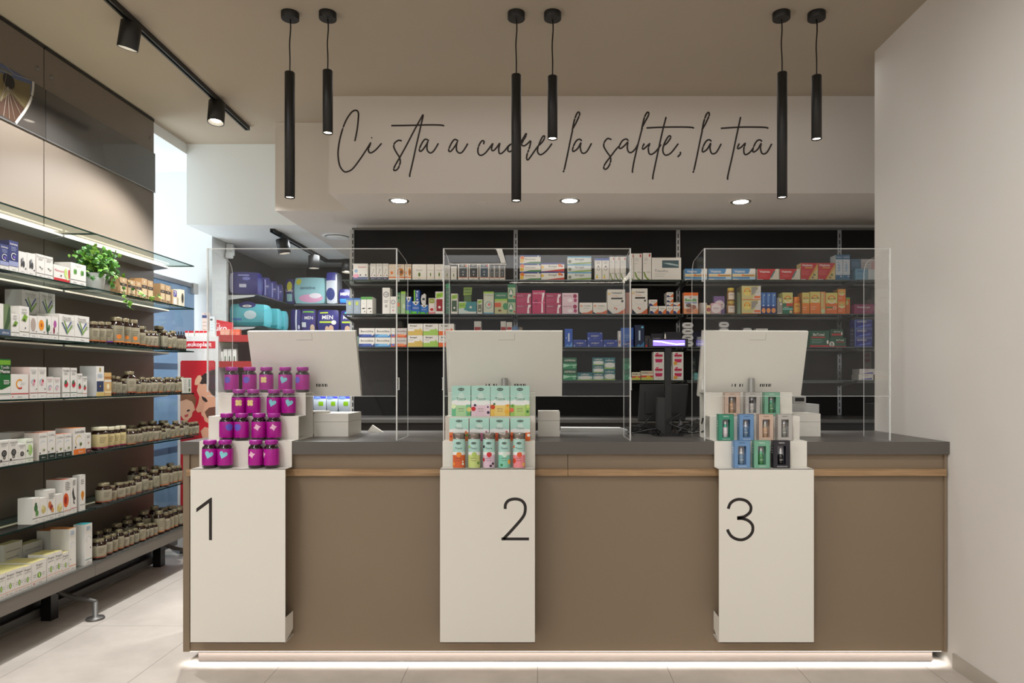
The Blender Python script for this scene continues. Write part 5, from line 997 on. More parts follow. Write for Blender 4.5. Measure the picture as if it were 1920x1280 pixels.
bb(1, 1282, 1309.4, 548, (222,150,110), [('b', .85, 1, (226,110,40)), ('r', .02, .98, .25, .85, (214,210,204)), ('t', 'Bio', .35, .65, .74, .82, (170,40,40), .02), ('t', 'Benefib', .1, .9, .58, .72, (50,150,60), .03), ('r', .08, .92, .5, .54, (90,120,190)), ('e', .35, .4, .2, .09, (110,90,80)), ('e', .65, .32, .22, .1, (150,96,80)), ('e', .4, .16, .25, .1, (170,110,84))], 'orange and white pouch with green lettering', .05, name='pouch')
m = MB(); m.lathe([(.03, 0), (.036, .006), (.037, .06), (.034, .075), (.030, .08), (.030, .088), (0, .089)], M((190,184,178), .25), seg=24); q = m.build('jar', None, (PX(1318, 5.25), 5.25, BZs[1]+.0003)); later(q, 'pale translucent jar seen through the acrylic edge', 'on the second back shelf', 1312, 'jar', 'jars on the second back shelf')
def disc_box(px0, px1, yt, col, base, desc, zo=0, y=5.2):
    x0, x1 = PX(px0, y), PX(px1, y); w_ = x1-x0; h = PZ(yt, y)-BZs[1]-zo; m = MB(); m.box(0, w_, .004, .05, 0, h, M(base, .5)); P = [(w_/2+w_*.48*cos(a), h*.5+min(h*.48, w_*.48)*sin(a)) for a in [2*pi*i/24 for i in range(24)]]
    m.prism(P, 0, .004, M(col, .5)); m.rect(w_*.2, w_*.8, h*.52, h*.56, -.0004, M(GY, .5)); m.rect(w_*.25, w_*.75, h*.42, h*.45, -.0004, M(PK, .5)); q = m.build('lozenge_box', None, (x0, y, BZs[1]+zo+.0003)); later(q, desc, 'on the second back shelf', px0, 'lozenge box', 'cartons on the second back shelf')
disc_box(1325, 1332.5, 572, (170,60,60), (222,200,150), 'tiny cream box with red spot'); disc_box(1333.5, 1352, 568, (226,214,216), (214,170,180), 'pink box with white round face'); disc_box(1339, 1359, 555, (220,210,214), (120,90,150), 'purple box with white round face, standing behind', y=5.26)
def jarb(px0, px1, yt, zo, desc, body, capc, lab=(222,206,190), y=5.2):
    x = PX((px0+px1)/2, y); R_ = (PX(px1, y)-PX(px0, y))/2; h = PZ(yt, y)-BZs[1]-zo; t = thing('vitamin_jar', '', 'jar', (x, y+R_, BZs[1]+zo+.0003)); later(t, desc, 'on the second back shelf', px0, 'jar', 'jars on the second back shelf')
    m = MB(); m.lathe([(R_*.9, 0), (R_, .004), (R_, h*.68), (R_*.8, h*.78)], M(body, .25, coat=.3), seg=24); cyl_rect(m, -.9, .9, h*.1, h*.62, R_, M(lab, .5), .0008, 10); cyl_text(m, 'MIELE', 0, R_*1.1, h*.4, h*.5, R_, M(K, .5), 0, .0012); m.build('jar_body', t)
    m = MB(); m.lathe([(R_*.86, h*.78), (R_*.86, h*.97), (R_*.8, h*.995), (0, h*.995)], M(capc, .4), seg=24); m.build('lid', t)
hj = .088
jarb(1364.5, 1379.7, PZ and 563.5, 0, 'lower honey jar with ochre lid', (150,106,40), (190,160,70)); zz = PZ(563.5, 5.2)-BZs[1]; jarb(1365, 1379, 539, zz, 'upper honey jar with ochre lid', (150,106,40), (206,176,60))
bb(1, 1382, 1390.4, 548, (110,120,80), [('p', [(.1,0),(.8,0),(.6,.9)], (120,150,130))], 'slim olive box beside the stacked silver boxes', .14, y=5.24)
SP = [('p', [(0,0),(.55,0),(.9,1),(0,1)], (200,190,130)), ('e', .28, .6, .2, .3, (226,206,110)), ('o', .28, .6, .17, .72, (226,130,40), -.5, 3.6), ('t', 'Superdin', .08, .55, .56, .68, K), ('p', [(.5,.9),(.8,.95),(.7,.5),(.5,.3)], (150,146,140)), ('r', .65, .97, .12, .28, (226,110,50)), ('e', .8, .78, .03, 0, K), ('l', 2, .62, .95, .5, .6, (180,176,170)), ('b', 0, .05, OR)]
bb(1, 1391, 1427, 535.5, (216,212,206), SP, 'silver and cream box with orange emblem', .14, n=2, side=(150,140,84))
for a, b in ((1427.8, 1436.2), (1436.8, 1445.6), (1446, 1455.4)): bb(1, a, b, 548, (60,106,176), [('b', 0, .36, (30,50,120)), ('e', .6, .88, .18, 0, (206,220,170)), ('e', .45, .4, .18, 0, (200,220,240)), ('e', .5, .16, .44, .12, (226,150,80)), ('r', .3, .6, .5, .9, (110,150,200))], 'slim blue tube box with orange emblem')
bb(1, 1457.6, 1467, 557.5, (150,146,140), [('e', .6, .84, .28, .12, (200,196,120)), ('e', .75, .6, .16, .07, W), ('b', 0, .06, W)], 'small silver box with lime emblem')
SU = lambda c1, c2: [('b', 0, .5, c2), ('e', .5, .7, .38, 0, (222,206,120)), ('o', .5, .7, .33, .72, OR, 0, 3.4), ('o', .5, .68, .36, .8, (236,232,220), 3.3, 6.1), ('t', 'Superdin', .1, .9, .66, .76, K, .01), ('l', 2, .1, .6, .2, .3, (240,230,210))]
bb(1, 1467.5, 1486.8, 548, (206,200,120), SU(0, (36,110,84)) + [('r', .35, 1, .36, .5, (190,60,30)), ('b', .2, .26, (130,200,190)), ('e', .8, .1, .14, .07, (222,190,150))], 'cream and dark green box with orange emblem', .1)
jarb(1488, 1503, 556, 0, 'orange plastic jar with orange lid', (214,116,30), (230,130,30), (222,160,60))
for a, b, yt, c, ds in ((1504.5, 1518, 548, (222,124,36), 'narrow orange box with emblem'), (1518.8, 1538.2, 546.6, (228,120,40), 'wide bright orange box with emblem'), (1548.6, 1570.6, 548.5, (220,108,40), 'wide orange box with green strip')):
    bb(1, a, b, yt, (214,200,110), SU(0, c) + ([('r', 0, .6, .28, .34, GN), ('o', .75, .28, .14, .7, W)] if a > 1540 else []), ds, .1, side=(190,130,40))
bb(1, 1538.8, 1548, 546.6, (226,150,90), [('r', .1, .6, .3, .95, (206,190,120)), ('e', .5, .14, .4, .12, (190,206,150))], 'side-on orange and cream box', .1)
bb(1, 1571, 1585.8, 541.5, (222,150,60), SU(0, (226,112,44)), 'small orange box with emblem', .09, n=2, side=(150,110,30)); bb(1, 1586.2, 1594, 557.5, (226,120,44), [('e', .3, .7, .3, .15, (222,206,120)), ('b', .9, 1, LG)], 'half hidden orange box with lime top', y=5.24)
bb(1, 1602, 1640, 570, (130,40,84), [('t', 'PassioCogni', .12, .8, .55, .8, W), ('l', 1, .3, .8, .25, .25, (190,120,150))], 'low plum box at the right end', .09)
# third shelf
bb(2, 664.5, 672.5, 630, (120,150,140), [('l', 3, .1, .9, .3, .7, TE)], 'small teal-white box behind the first stack')
def boro(c, c2): return [('b', 0, .34, c), ('p', [(.1,.1),(.8,.1),(.95,.34),(.3,.34)], c2), ('t', 'Borocillina', .12, .92, .5, .84, K), ('e', .86, .3, .06, 0, W)]
bb(2, 673, 702.8, 614.8, W, boro((40,60,120), (60,90,170)), 'white box with navy base and black lettering', .09, n=2); bb(2, 703.3, 732.8, 614.8, W, boro((60,130,190), (120,180,220)), 'white box with sky-blue base and black lettering', .09, n=2)
bb(2, 733.4, 741, 614.8, W, boro((216,90,40), (90,110,190)), 'narrow white box with orange base', .09, n=2); bb(2, 742, 762.8, 614.8, (206,196,190), boro((206,80,40), (230,140,90)), 'white box with red-orange base and black lettering', .09, n=2)
def ben(c): return [('b', 0, .36, c), ('p', [(.45,.3),(.8,.3),(.8,.12),(.98,.4),(.8,.66),(.8,.5),(.45,.5)], c), ('t', 'Benagol', .06, .72, .72, .9, K, .01), ('l', 2, .08, .4, .55, .62, (170,170,166))]
bb(2, 764, 793, 606.5, W, ben((206,176,90)), 'white box with golden arrow', .09, n=2); bb(2, 793.6, 822, 606.5, W, ben((160,196,90)), 'white box with lime arrow', .09, n=2); bb(2, 822.6, 851.5, 606.5, W, ben((226,104,40)), 'white box with orange arrow', .09, n=2)
bb(2, 889, 902.6, 602, W, [('r', .05, .95, .62, .78, (170,40,40)), ('b', 0, .5, (180,60,50))], 'small red and white box above the middle computer', y=5.28, zo=0)
bb(2, 938.8, 949, 602, W, [('r', .05, .95, .6, .78, (170,40,40)), ('b', 0, .6, (150,60,60))], 'red and white box in the trio above the middle computer', y=5.28); bb(2, 949.6, 960.4, 603.5, W, [('r', .1, .9, .7, .8, R), ('b', 0, .55, (150,60,60))], 'white box with thin red mark in that trio', y=5.28)
m = MB(); m.lathe([(.02, 0), (.03, .06), (.03, .15), (.024, .165), (0, .166)], M((120,150,190), .4), seg=20); q = m.build('pill_bottle', None, (PX(966, 5.3), 5.3, BZs[2]+.0003)); later(q, 'pale blue round bottle top above the middle computer', 'on the third back shelf', 965, 'bottle', 'small goods on the third back shelf')
m = MB(); m.lathe([(.02, 0), (.026, .06), (.026, .15), (.02, .162), (0, .163)], M((196,176,150), .4), seg=20); q = m.build('pill_bottle', None, (PX(974, 5.34), 5.34, BZs[2]+.0003)); later(q, 'beige round bottle top above the middle computer', 'on the third back shelf', 974, 'bottle', 'small goods on the third back shelf')
MO = [('t', 'MOMENT', .25, .75, .42, .62, W, .01), ('l', 1, .4, .6, .2, .2, W), ('p', [(0,.85),(1,1),(0,1)], (60,90,180)), ('r', .02, .12, .05, .3, (150,170,220)), ('e', .9, .88, .03, 0, W)]
bb(2, 1059, 1073.8, 616, (34,84,180), [('p', [(0,0),(.3,.16),(.6,.08),(1,.28),(1,0)], (90,150,220)), ('r', .42, .62, .3, .75, (200,215,240)), ('e', .2, .5, .05, .03, W)], 'tall bright blue box beside the middle computer', .09)
bb(2, 1075, 1100.6, 636.7, (34,60,150), MO, 'low royal blue box at the pyramid foot', .08); bb(2, 1101.6, 1131.2, 636.7, (34,60,150), MO, 'low royal blue box at the pyramid foot', .08); bb(2, 1132, 1158.2, 636.7, (34,60,150), MO, 'low royal blue box at the pyramid foot', .08)
h = PZ(636.7, 5.2)-BZs[2]; bb(2, 1101.6, 1130, 623, (34,60,150), MO, 'royal blue box topping the small pyramid', .08, zo=h)
bb(2, 1159, 1164.6, 620, (206,204,204), [('e', .5, .7, .35, .12, W), ('e', .5, .3, .35, .12, (170,120,110))], 'narrow white blister box', .06); bb(2, 1165, 1188, 614, (40,90,170), [('p', [(0,0),(1,.1),(1,.4),(.5,.3)], (30,50,130)), ('t', 'ACT', .2, .8, .1, .2, W), ('l', 2, .2, .8, .5, .6, LB)], 'tall blue box behind the acrylic edge', .09)
bb(2, 1190.5, 1208.2, 609, (22,38,70), [('e', .8, .9, .14, .05, (100,180,200)), ('r', .4, .58, .3, .75, (180,200,220)), ('p', [(.1,0),(.4,.14),(.6,.06),(1,.25),(1,0)], (60,120,170))], 'tall navy box left of the pole display', .09)
bb(2, 1209, 1219.6, 629, (50,46,48), [('t', 'ACT', .2, .8, .5, .8, GY), ('e', .3, .1, .2, .1, R)], 'small dark box left of the pole display'); bb(2, 1220.4, 1243.4, 625, (26,26,34), [('t', 'MOMENT', .2, .8, .5, .75, (190,190,196))], 'black box behind the glowing display bar', .09, n=1)
bb(2, 1244.5, 1278.4, 622, (26,26,34), [('t', 'MOMENT ACT', .25, .9, .4, .62, (200,200,206)), ('e', .08, .6, .05, .3, W)], 'wide black box behind the glowing display bar', .09)
def cloud(px0, px1, yt, n, desc, y=5.2):
    x0, x1 = PX(px0, y), PX(px1, y); w_ = x1-x0; h = (PZ(yt, y)-BZs[2])/n; m = MB(); m.box(w_*.06, w_*.94, .003, .05, 0, h-.0006, M((70,72,80), .5)); P = [(w_*.5+w_*.5*abs(cos(a))**.6*(1 if cos(a) > 0 else -1), h*.5+h*.46*sin(a)) for a in [2*pi*i/20 for i in range(20)]]
    m.prism(P, 0, .003, M((196,196,194), .5)); m.rect(w_*.3, w_*.75, h*.48, h*.62, -.0003, M(K, .5)); me = m.mesh('lozenge_box'); nm = {1: [''], 2: ['lower ', 'upper '], 4: ['lowest ', 'second lowest ', 'second highest ', 'topmost ']}[n]
    for i in range(n): q = mk('lozenge_box', me, None, (x0, y, BZs[2]+.0003+i*h)); later(q, nm[i] + desc, 'on the third back shelf', px0, 'lozenge box', 'cartons on the third back shelf')
cloud(1279, 1300, 604, 4, 'white oval box right of the display bar'); cloud(1348, 1367, 602.8, 4, 'white oval box above the right computer'); cloud(1392, 1411, 614, 2, 'white oval box peeking above the right computer')
bb(2, 1308, 1320, 631, (140,142,150), [('l', 3, .1, .9, .3, .7, W)], 'grey box behind the right acrylic wing'); bb(2, 1418, 1440, 615.5, (200,198,192), [('l', 1, .1, .9, .9, .9, GY)], 'white box barely peeking above the right computer')
BT = [('p', [(0,0),(.25,0),(0,.0)], W), ('b', 0, .1, R), ('t', 'BeTotal', .08, .85, .68, .84, W, .01), ('r', .08, .8, .56, .62, R), ('l', 3, .1, .7, .25, .45, (150,190,170)), ('e', .92, .3, .05, .12, W)]
bb(2, 1518, 1555, 619.6, (30,84,60), BT, 'green box with white lettering right of the computer', .08, top=(190,50,50)); bb(2, 1556, 1586.6, 633, (30,84,60), [('e', .12, .3, .16, .3, W), ('t', 'B', .05, .2, .1, .5, DGN, .02), ('t', 'BeTotal', .4, .85, .66, .85, W), ('r', .4, .9, .5, .56, R), ('b', 0, .08, R)], 'low green box with large white letter B', .08)
h = PZ(633, 5.2)-BZs[2]; bb(2, 1557, 1581, 617, (34,78,56), [('t', 'BeTotal', .3, .8, .6, .85, W), ('r', .1, .9, .25, .5, (170,50,50)), ('e', .9, .5, .05, .2, W)], 'green box with red strip stacked on the low one', .08, zo=h)
NP = [('r', .02, .98, .04, .06, LB), ('r', .02, .98, .93, .96, LB), ('r', .01, .03, .05, .95, LB), ('t', 'NAPROX', .1, .7, .66, .84, W), ('p', [(.1,.1),(.9,.3),(.9,.5),(.3,.3)], (90,110,200))]
bb(2, 1594, 1601.6, 614, (22,24,50), [('l', 2, .1, .9, .3, .7, LB)], 'dark navy box end at the stack side', .09, n=2); bb(2, 1602.6, 1636, 598.5, (40,48,130), NP, 'indigo box with pale border', .09, n=3)
# fourth shelf
AS = [('b', .5, 1, (26,96,66)), ('t', 'ASPIRINA', .08, .92, .64, .86, W, .01), ('p', [(0,.45),(.5,.36),(1,.4),(1,.3),(.5,.28),(0,.1)], (170,220,190)), ('o', .82, .2, .1, .6, (170,220,190))]
bb(3, 1056, 1081.6, 670, (40,140,90), AS, 'green box with white lettering beside the middle computer', .09, n=2)
CF = [('b', .55, 1, (34,110,120)), ('t', 'oxiflutin', .12, .88, .64, .88, W, .01), ('e', .52, .32, .45, .24, (224,226,222)), ('b', 0, .1, (150,190,70))]
bb(3, 1082.7, 1111.3, 698, (150,190,190), CF, 'low teal box with white oval', .08); bb(3, 1111.8, 1132.3, 670, (150,190,190), CF, 'teal box with white oval in the three-high stack', .08, n=3); bb(3, 1132.8, 1153.6, 670, (140,170,160), CF, 'teal box with white oval in the two-high stack', .08, n=2)
bb(3, 1169, 1184, 671, (40,130,90), AS[:1] + [('e', .8, .2, .14, .1, (170,220,190))], 'green box seen through the acrylic edge', .09, n=2)
VI = [('b', .3, .5, (206,80,50)), ('b', 0, .3, (196,200,110)), ('e', .6, .3, .2, .16, (216,190,60))]
bb(3, 1184.6, 1201.4, 697.5, (222,216,190), [('t', 'VIVIN C', .05, .95, .62, .9, K, .02)] + VI, 'low cream box with orange and lime base', .08); bb(3, 1202.5, 1225, 695, (222,216,190), [('t', 'VIVIN', .04, .52, .66, .9, K, .02), ('t', 'DUO', .54, .95, .66, .9, R, .02)] + VI, 'cream box with black and red lettering', .08)
AC = [('r', .14, .86, .66, .82, (190,24,70)), ('p', [(.3,.82),(.5,.86),(.45,.94),(.2,.9)], (206,40,90)), ('p', [(.2,.26),(.8,.26),(.86,.5),(.14,.5)], (196,30,90)), ('l', 1, .2, .8, .58, .58, GY), ('l', 1, .35, .65, .12, .12, LG)]
bb(3, 1225.5, 1245.4, 659.5, W, AC, 'white box with crimson bands left of the pole', .09, n=2); bb(3, 1246.2, 1260.6, 686, W, AC[:1], 'white box mostly hidden by the pole', .09); bb(3, 1261.6, 1281.6, 659.5, W, AC + [('e', .25, .2, .18, 0, (226,160,60))], 'white box with crimson bands and orange right of the pole', .09, n=2)
bb(3, 1302, 1315, 698.5, (90,150,150), [('l', 2, .1, .9, .3, .7, W)], 'small teal box behind the right acrylic wing')
WX = [('t', 'Amuchina', .1, .8, .7, .88, NB), ('p', [(.1,.1),(.9,.1),(.9,.4),(.5,.3)], (90,90,170))]
bb(3, 1610, 1638, 701.5, W, WX, 'white box with violet swoosh, lower of two', .12, side=(150,148,144)); bb(3, 1611.5, 1640, 691.2, (216,212,208), WX, 'white box with violet swoosh, upper of two', .12, zo=PZ(701.5, 5.2)-BZs[3], side=(150,148,144))

# ================================================================== stock room shelving with packs
t = thing('stock_shelving', 'dark corner shelving in the stock room, left side', 'shelving', (-2.965, 6.3, 0))
m = MB(); m.box(0, .015, .02, 1.28, .2, 2.6, DARK); m.build('back_panel', t)
m = MB(); m.box(.0, .03, 0, .02, .0, 2.55, LGREY); m.box(.04, .055, 0, .02, 0, 2.55, LGREY); m.build('upright', t)
for z in (2.15, 1.855, 1.55, 1.02):
    m = MB(); m.box(.016, .34, .05, 1.27, z-.008, z, GLASS, side=GLASS_EDGE); m.build('shelf', t)
    m = MB(); m.prism([(.016, z-.06), (.30, z-.022), (.32, z-.009), (.016, z-.009)], .03, .036, WHITE_WALL) ; m.build('bracket', t)
t = thing('stock_shelving', 'dark corner shelving in the stock room, rear wall', 'shelving', (-2.6, 7.585, 0))
m = MB(); m.box(0, 2.2, -.015, 0, .2, 2.6, DARK); m.build('back_panel', t)
for z in (2.15, 1.855, 1.55, 1.02):
    m = MB(); m.box(0.01, 2.2, -.42, -.016, z-.014, z, M((96,98,100), .4)); m.build('shelf', t)
def pack(x0, x1, y0, y1, z, h, base, dec, desc, place, key, rz=0, seal=None, name='hygiene_pack'):
    cx, cy = (x0+x1)/2, (y0+y1)/2; w_, dp_ = x1-x0, y1-y0; N = 7; m = MB()
    def mp(u, v, w3):   # u,v,w in -1..1 -> bulged point
        bu = 1 - .07*abs(w3)**4 - .03*v*v; bv = 1 - .14*w3*w3 - .06*u*u; bz = 1 - .08*(u*u+v*v)/2
        return (u*w_/2*bu, v*dp_/2*bv, h/2 + w3*h/2*bz)
    def face(fn, mat):
        vs = [fn(-1+2*i/N, -1+2*j/N) for j in range(N+1) for i in range(N+1)]
        m.add(vs, [(j*(N+1)+i, j*(N+1)+i+1, (j+1)*(N+1)+i+1, (j+1)*(N+1)+i) for j in range(N) for i in range(N)], mat, True)
    bm_ = M(base, .28, coat=.3)
    face(lambda a, b: mp(a, -1, b), bm_); face(lambda a, b: mp(-a, 1, b), bm_); face(lambda a, b: mp(1, a, b), bm_); face(lambda a, b: mp(-1, -a, b), bm_); face(lambda a, b: mp(a, b, 1), bm_); face(lambda a, b: mp(a, -b, -1), bm_)
    for k, q in enumerate(dec):   # rectangles / ellipses / text in front-face fractions, wrapped on the bulge
        lift = .0012 + .0003*k
        def pt(fx, fz): p = mp(fx*2-1, -1, fz*2-1); return (p[0], p[1]-lift, p[2])
        mat = M(q[-1], .3)
        if q[0] == 'r':
            _, a, b, c, d_, _c = q; n = 5
            vs = [pt(a+(b-a)*i/n, c+(d_-c)*j/n) for j in range(n+1) for i in range(n+1)]; m.add(vs, [(j*(n+1)+i, j*(n+1)+i+1, (j+1)*(n+1)+i+1, (j+1)*(n+1)+i) for j in range(n) for i in range(n)], mat)
        elif q[0] == 'e':
            _, cx_, cz_, rx, rz_, _c = q; n = 18; vs = [pt(cx_, cz_)]
            for rr in (.5, 1): vs += [pt(cx_+rx*rr*cos(2*pi*i/n), cz_+rz_*rr*sin(2*pi*i/n)) for i in range(n)]
            m.add(vs, [(0, i+1, (i+1) % n+1) for i in range(n)] + [(i+1, n+i+1, n+(i+1) % n+1, (i+1) % n+1) for i in range(n)], mat)
        elif q[0] == 't':
            _, s, a, b, c, d_, _c = q; tv, tf, (e0, e1, e2, e3) = text_mesh(s, .015); sx_ = min((b-a)*w_/(e1-e0), (d_-c)*h/(e3-e2))
            m.add([pt(((a+b)/2*w_+(x-(e0+e1)/2)*sx_)/w_, ((c+d_)/2*h+(zz_-(e2+e3)/2)*sx_)/h) for x, zz_ in tv], tf, mat)
    o = m.build(name, None, (cx, cy, z+.0005+h*.006), rz); later(o, desc, place, key, 'hygiene pack', 'packs in the stock room')
IND = (42,38,112); TQ = (70,176,190)
pl = 'on the upper stock room shelf'
for i, (d0, w_) in enumerate(((6.36, .2), (6.60, .16), (6.78, .14), (6.94, .13))):
    cy = d0; pack(-2.93+.02, -2.65, cy-.0, cy+w_*.9, 2.15, .215-.01*i, IND, [('r', .0, .10, .05, .95, (190,190,214)) if i == 0 else ('r', .85, .9, .1, .9, (150,150,200)), ('r', .35, .6, .3, .45, (206,206,220)), ('e', .6, .7, .14, .08, (120,120,190)), ('l', 1, 0, 0, 0, 0, W) if False else ('r', .3, .7, .82, .88, (150,150,210))], ('violet-blue pack, nearest of the leaning row', 'violet-blue pack, second of the leaning row', 'violet-blue pack, third of the leaning row', 'violet-blue pack, last of the leaning row')[i], pl, 440+i, radians(12 if i else 6))
d = 7.18
def rp(px0, px1, yt, yb, base, dec, desc, place, zsh, dy=0, dep=.2): 
    y = d+dy; pack(PX(px0, y), PX(px1, y), y, y+dep, zsh, PZ(yt, y)-zsh, base, dec, desc, place, px0)
rp(534, 551, 522, 570, (44,44,110), [('e', .5, .7, .3, .2, (206,200,60)), ('r', .2, .8, .1, .4, (150,190,190)), ('t', 'Lady', .1, .9, .45, .6, W)], 'navy and yellow pack at the inner corner', pl, 2.15, .02)
rp(550.5, 609, 519, 566, (150,196,200), [('e', .55, .2, .4, .16, (222,160,190)), ('e', .14, .84, .09, .12, (206,200,60)), ('t', 'sensitive', .2, .7, .52, .68, (60,90,110)), ('e', .7, .3, .2, .1, (236,226,230))], 'large pale aqua and pink pack', pl, 2.15)
rp(611, 632, 509, 566, (196,200,206), [('r', 0, 1, .74, 1, (60,60,140)), ('e', .4, .3, .4, .2, (50,60,120)), ('r', .86, .98, .05, .95, W)], 'tall white and navy pack', pl, 2.15)
rp(634.5, 657.5, 541, 564, IND, [('t', 'MEN', .15, .85, .52, .8, W), ('r', .1, .9, .08, .34, (60,140,206))], 'small indigo pack next to the dark shelving', pl, 2.15)
pl = 'on the lower stock room shelf'
for i, (px, d0, w_) in enumerate(((452, 6.38, .26), (500, 6.72, .16), (518, 6.90, .16))):
    pack(-2.92, -2.60, d0, d0+w_, 1.855, .215-.005*i, (86,186,196), [('e', .5, .96, .26, .16, IND), ('e', .5, .9, .14, .06, W), ('e', .6, .5, .18, .2, (206,226,230)), ('r', 0, 1, .0, .16, (30,150,160)), ('r', .05, .35, .24, .34, (60,130,200)), ('t', 'tena', .42, .58, .87, .93, IND)], ('aqua pack with indigo peak, nearest of three', 'aqua pack with indigo peak, middle of three', 'aqua pack with indigo peak, farthest of three')[i], pl, px, radians(5))
rp(544, 563, 579, 614, IND, [('r', .5, .66, .02, .98, (220,220,230)), ('e', .85, .2, .1, .1, (206,206,220))], 'indigo pack with white seam', pl, 1.855, 0)
rp(564, 591, 579, 614, (60,48,120), [('t', 'MEN', .25, .85, .52, .72, W), ('e', .8, .15, .16, .18, (206,180,150)), ('r', .05, .35, .2, .42, (226,226,226)), ('r', .1, .9, .86, .92, (120,190,60))], 'dark indigo pack with barcode', pl, 1.855)
rp(594.5, 635, 580, 614, IND, [('t', 'MEN', .22, .74, .56, .76, W), ('r', .1, .7, .4, .48, (190,210,60)), ('e', .45, .1, .1, .16, (222,180,150)), ('e', .65, .14, .12, .16, (222,180,150)), ('e', .78, .42, .12, .1, W), ('r', .1, .5, .84, .9, (190,210,60))], 'large indigo pack with lime bars', pl, 1.855)
rp(638, 664, 581, 614, IND, [('t', 'MEN', .2, .9, .56, .78, W), ('r', .1, .9, .4, .48, (190,210,60)), ('e', .5, .12, .2, .16, (222,180,150)), ('r', .3, .9, .84, .92, (60,180,190))], 'large indigo pack with lime and teal bars, cut by the dark shelving', pl, 1.855)
pl = 'on the lit low stock room shelf'
for a, b, ds in ((578, 586.5, 'slim white pack beside stand 1'), (587, 611, 'white pack with lime square'), (611.6, 633, 'white pack with lime square'), (633.6, 658, 'white pack with lime square')):
    rp(a, b, 741, 772, (214,222,232), [('r', 0, 1, .82, 1, (60,70,190)), ('r', .42, .8, .35, .62, (150,206,30)), ('e', .3, .86, .3, .08, (120,150,220))], ds, pl, 1.02)
area('low_shelf_light', (-2.0, 7.12, 1.5), (radians(25), 0, 0), .9, .05, 3.5, (.85,.93,1))
m = MB(); m.lathe([(.03, 0), (.034, .01), (.034, .05), (.02, .062), (0, .063)], WHITE_WALL, seg=20); m.box(-.03, .03, -.0, .04, .03, .13, WHITE_WALL); o = m.build('motion_sensor', None, (PX(425, 6.2), 6.255, PZ(482, 6.2))); tag(o, 'white alarm sensor high in the stock room opening', 'sensor')
m = MB(); m.tube([(0,0,0),(.0,.0,-.3),(.0,0,-1.9)], .007, LGREY); o = m.build('cable_conduit', None, (PX(427, 6.29), 6.285, PZ(484, 6.3))); tag(o, 'thin grey conduit running down from the alarm sensor', 'conduit')

# ================================================================== blue glass panel in the alcove
t = thing('glass_partition', 'blue tinted glass sliding panel beyond the left shelving', 'glass panel', (-3.02, 5.1, 0))
m = MB(); m.box(-.004, .004, 0, .84, .12, 2.15, BLUEGLASS); m.build('glass_pane', t)
m = MB(); m.box(-.02, .02, 0, .87, 2.15, 2.185, ALU); m.build('top_rail', t)
m = MB(); m.box(-.025, .03, .78, .86, 2.10, 2.19, LGREY); m.build('clamp', t, bevel=.004)
for z in (1.47, .78): 
    m = MB(); m.box(-.045, -.02, 0, .84, z-.03, z+.02, M((84,66,104), .5)); m.build('cross_bar', t)
m = MB(); m.box(-.03, .03, 0, .86, .0, .11, GREYM); m.build('bottom_rail', t)

# ================================================================== red and white promotional display
RD = (190, 22, 36); YD = 5.3
t = thing('promotion_display', 'white and red plaster display stand with family photo beside the counter', 'display stand', (PX(333, YD), YD, 0))
Wd = PX(409, YD)-PX(333, YD); zt = PZ(627, YD)
m = MB(); m.box(0, Wd, 0, .38, .05, zt-.012, M((206,206,204), .5)); m.build('cabinet_side', t, bevel=.003)
m = MB(); m.box(.006, .33, .02, .36, 0, .05, M((60,60,60), .5)); m.build('base', t)
m = MB(); x = lambda px: PX(px, YD)-PX(333, YD); z = lambda py: PZ(py, YD)
m.rect(x(337), x(404), z(653), z(639.5), -.0008, M(RD, .5)); m.text('Leukoplast', x(340), x(403), z(652), z(641), -.0013, M((236,226,224), .5), .02); m.build('brand_band', t)
m = MB(); m.prism([(x(344.7), z(626.5)), (x(404), z(626.5)), (x(404), z(598.5)), (x(344.7), z(588))], .30, .31, M(RD, .5))
m.tube([(x(350), .298, z(612)), (x(350), .298, z(596)), (x(353), .298, z(595)), (x(378), .298, z(601))], .0022, M((236,226,224), .5), 5, flat=.4); m.text('Leuko', x(354), x(392), z(615), z(603), .299, M((236,226,224), .5), .02); m.build('header_card', t)
# family photo poster (flat print)
m = MB(); SKIN = M((196,144,116), .5); SK2 = M((206,160,130), .5); HAIR = M((44,30,26), .5); HR2 = M((120,78,50), .5); RED = M((176,14,30), .5)
def PP(pts, mat, y): m.poly([(x(a), z(b)) for a, b in pts], y, mat)
PP([(338.5,1000),(404,1000),(404,678),(401,675.7),(341,675.7),(338.5,678)], RED, -.001)
PP([(404,792),(404,710),(398,708),(388,714),(380,712),(372,720),(369,732),(374,744),(372,756),(367,768),(371,773),(377,772),(378,778),(382,782),(384,789),(392,794)], SKIN, -.0014)       # father's face and neck
PP([(404,762),(392,764),(384,772),(388,782),(396,788),(404,790)], M((96,60,46), .5), -.0016); PP([(404,692),(396,694),(384,700),(374,708),(370,716),(378,720),(386,719),(390,728),(396,738),(404,745)], HAIR, -.0018)
PP([(371,704),(376,703),(379,709),(376,716),(370,722),(365,721),(366,712)], SK2, -.0020)                                                # ear
PP([(378,742),(386,746),(390,752),(386,754),(380,749)], HAIR, -.0022)
PP([(338.5,745),(350,742),(360,748),(363,756),(366,768),(361,773),(360,780),(352,788),(344,786),(338.5,778)], SK2, -.0016)              # child's face
PP([(338.5,734),(350,733),(362,738),(368,748),(366,762),(360,752),(350,748),(338.5,752)], HR2, -.0024)
PP([(350,769),(355,767),(357,769),(352,772)], HAIR, -.0026); PP([(346,778),(354,776),(352,781),(347,782)], M((170,60,60), .5), -.0026)
PP([(338.5,800),(350,790),(362,796),(372,812),(372,830),(338.5,836)], M((150,14,28), .5), -.0017); PP([(376,808),(384,800),(396,803),(402,815),(396,828),(382,826)], SKIN, -.0021)   # arm
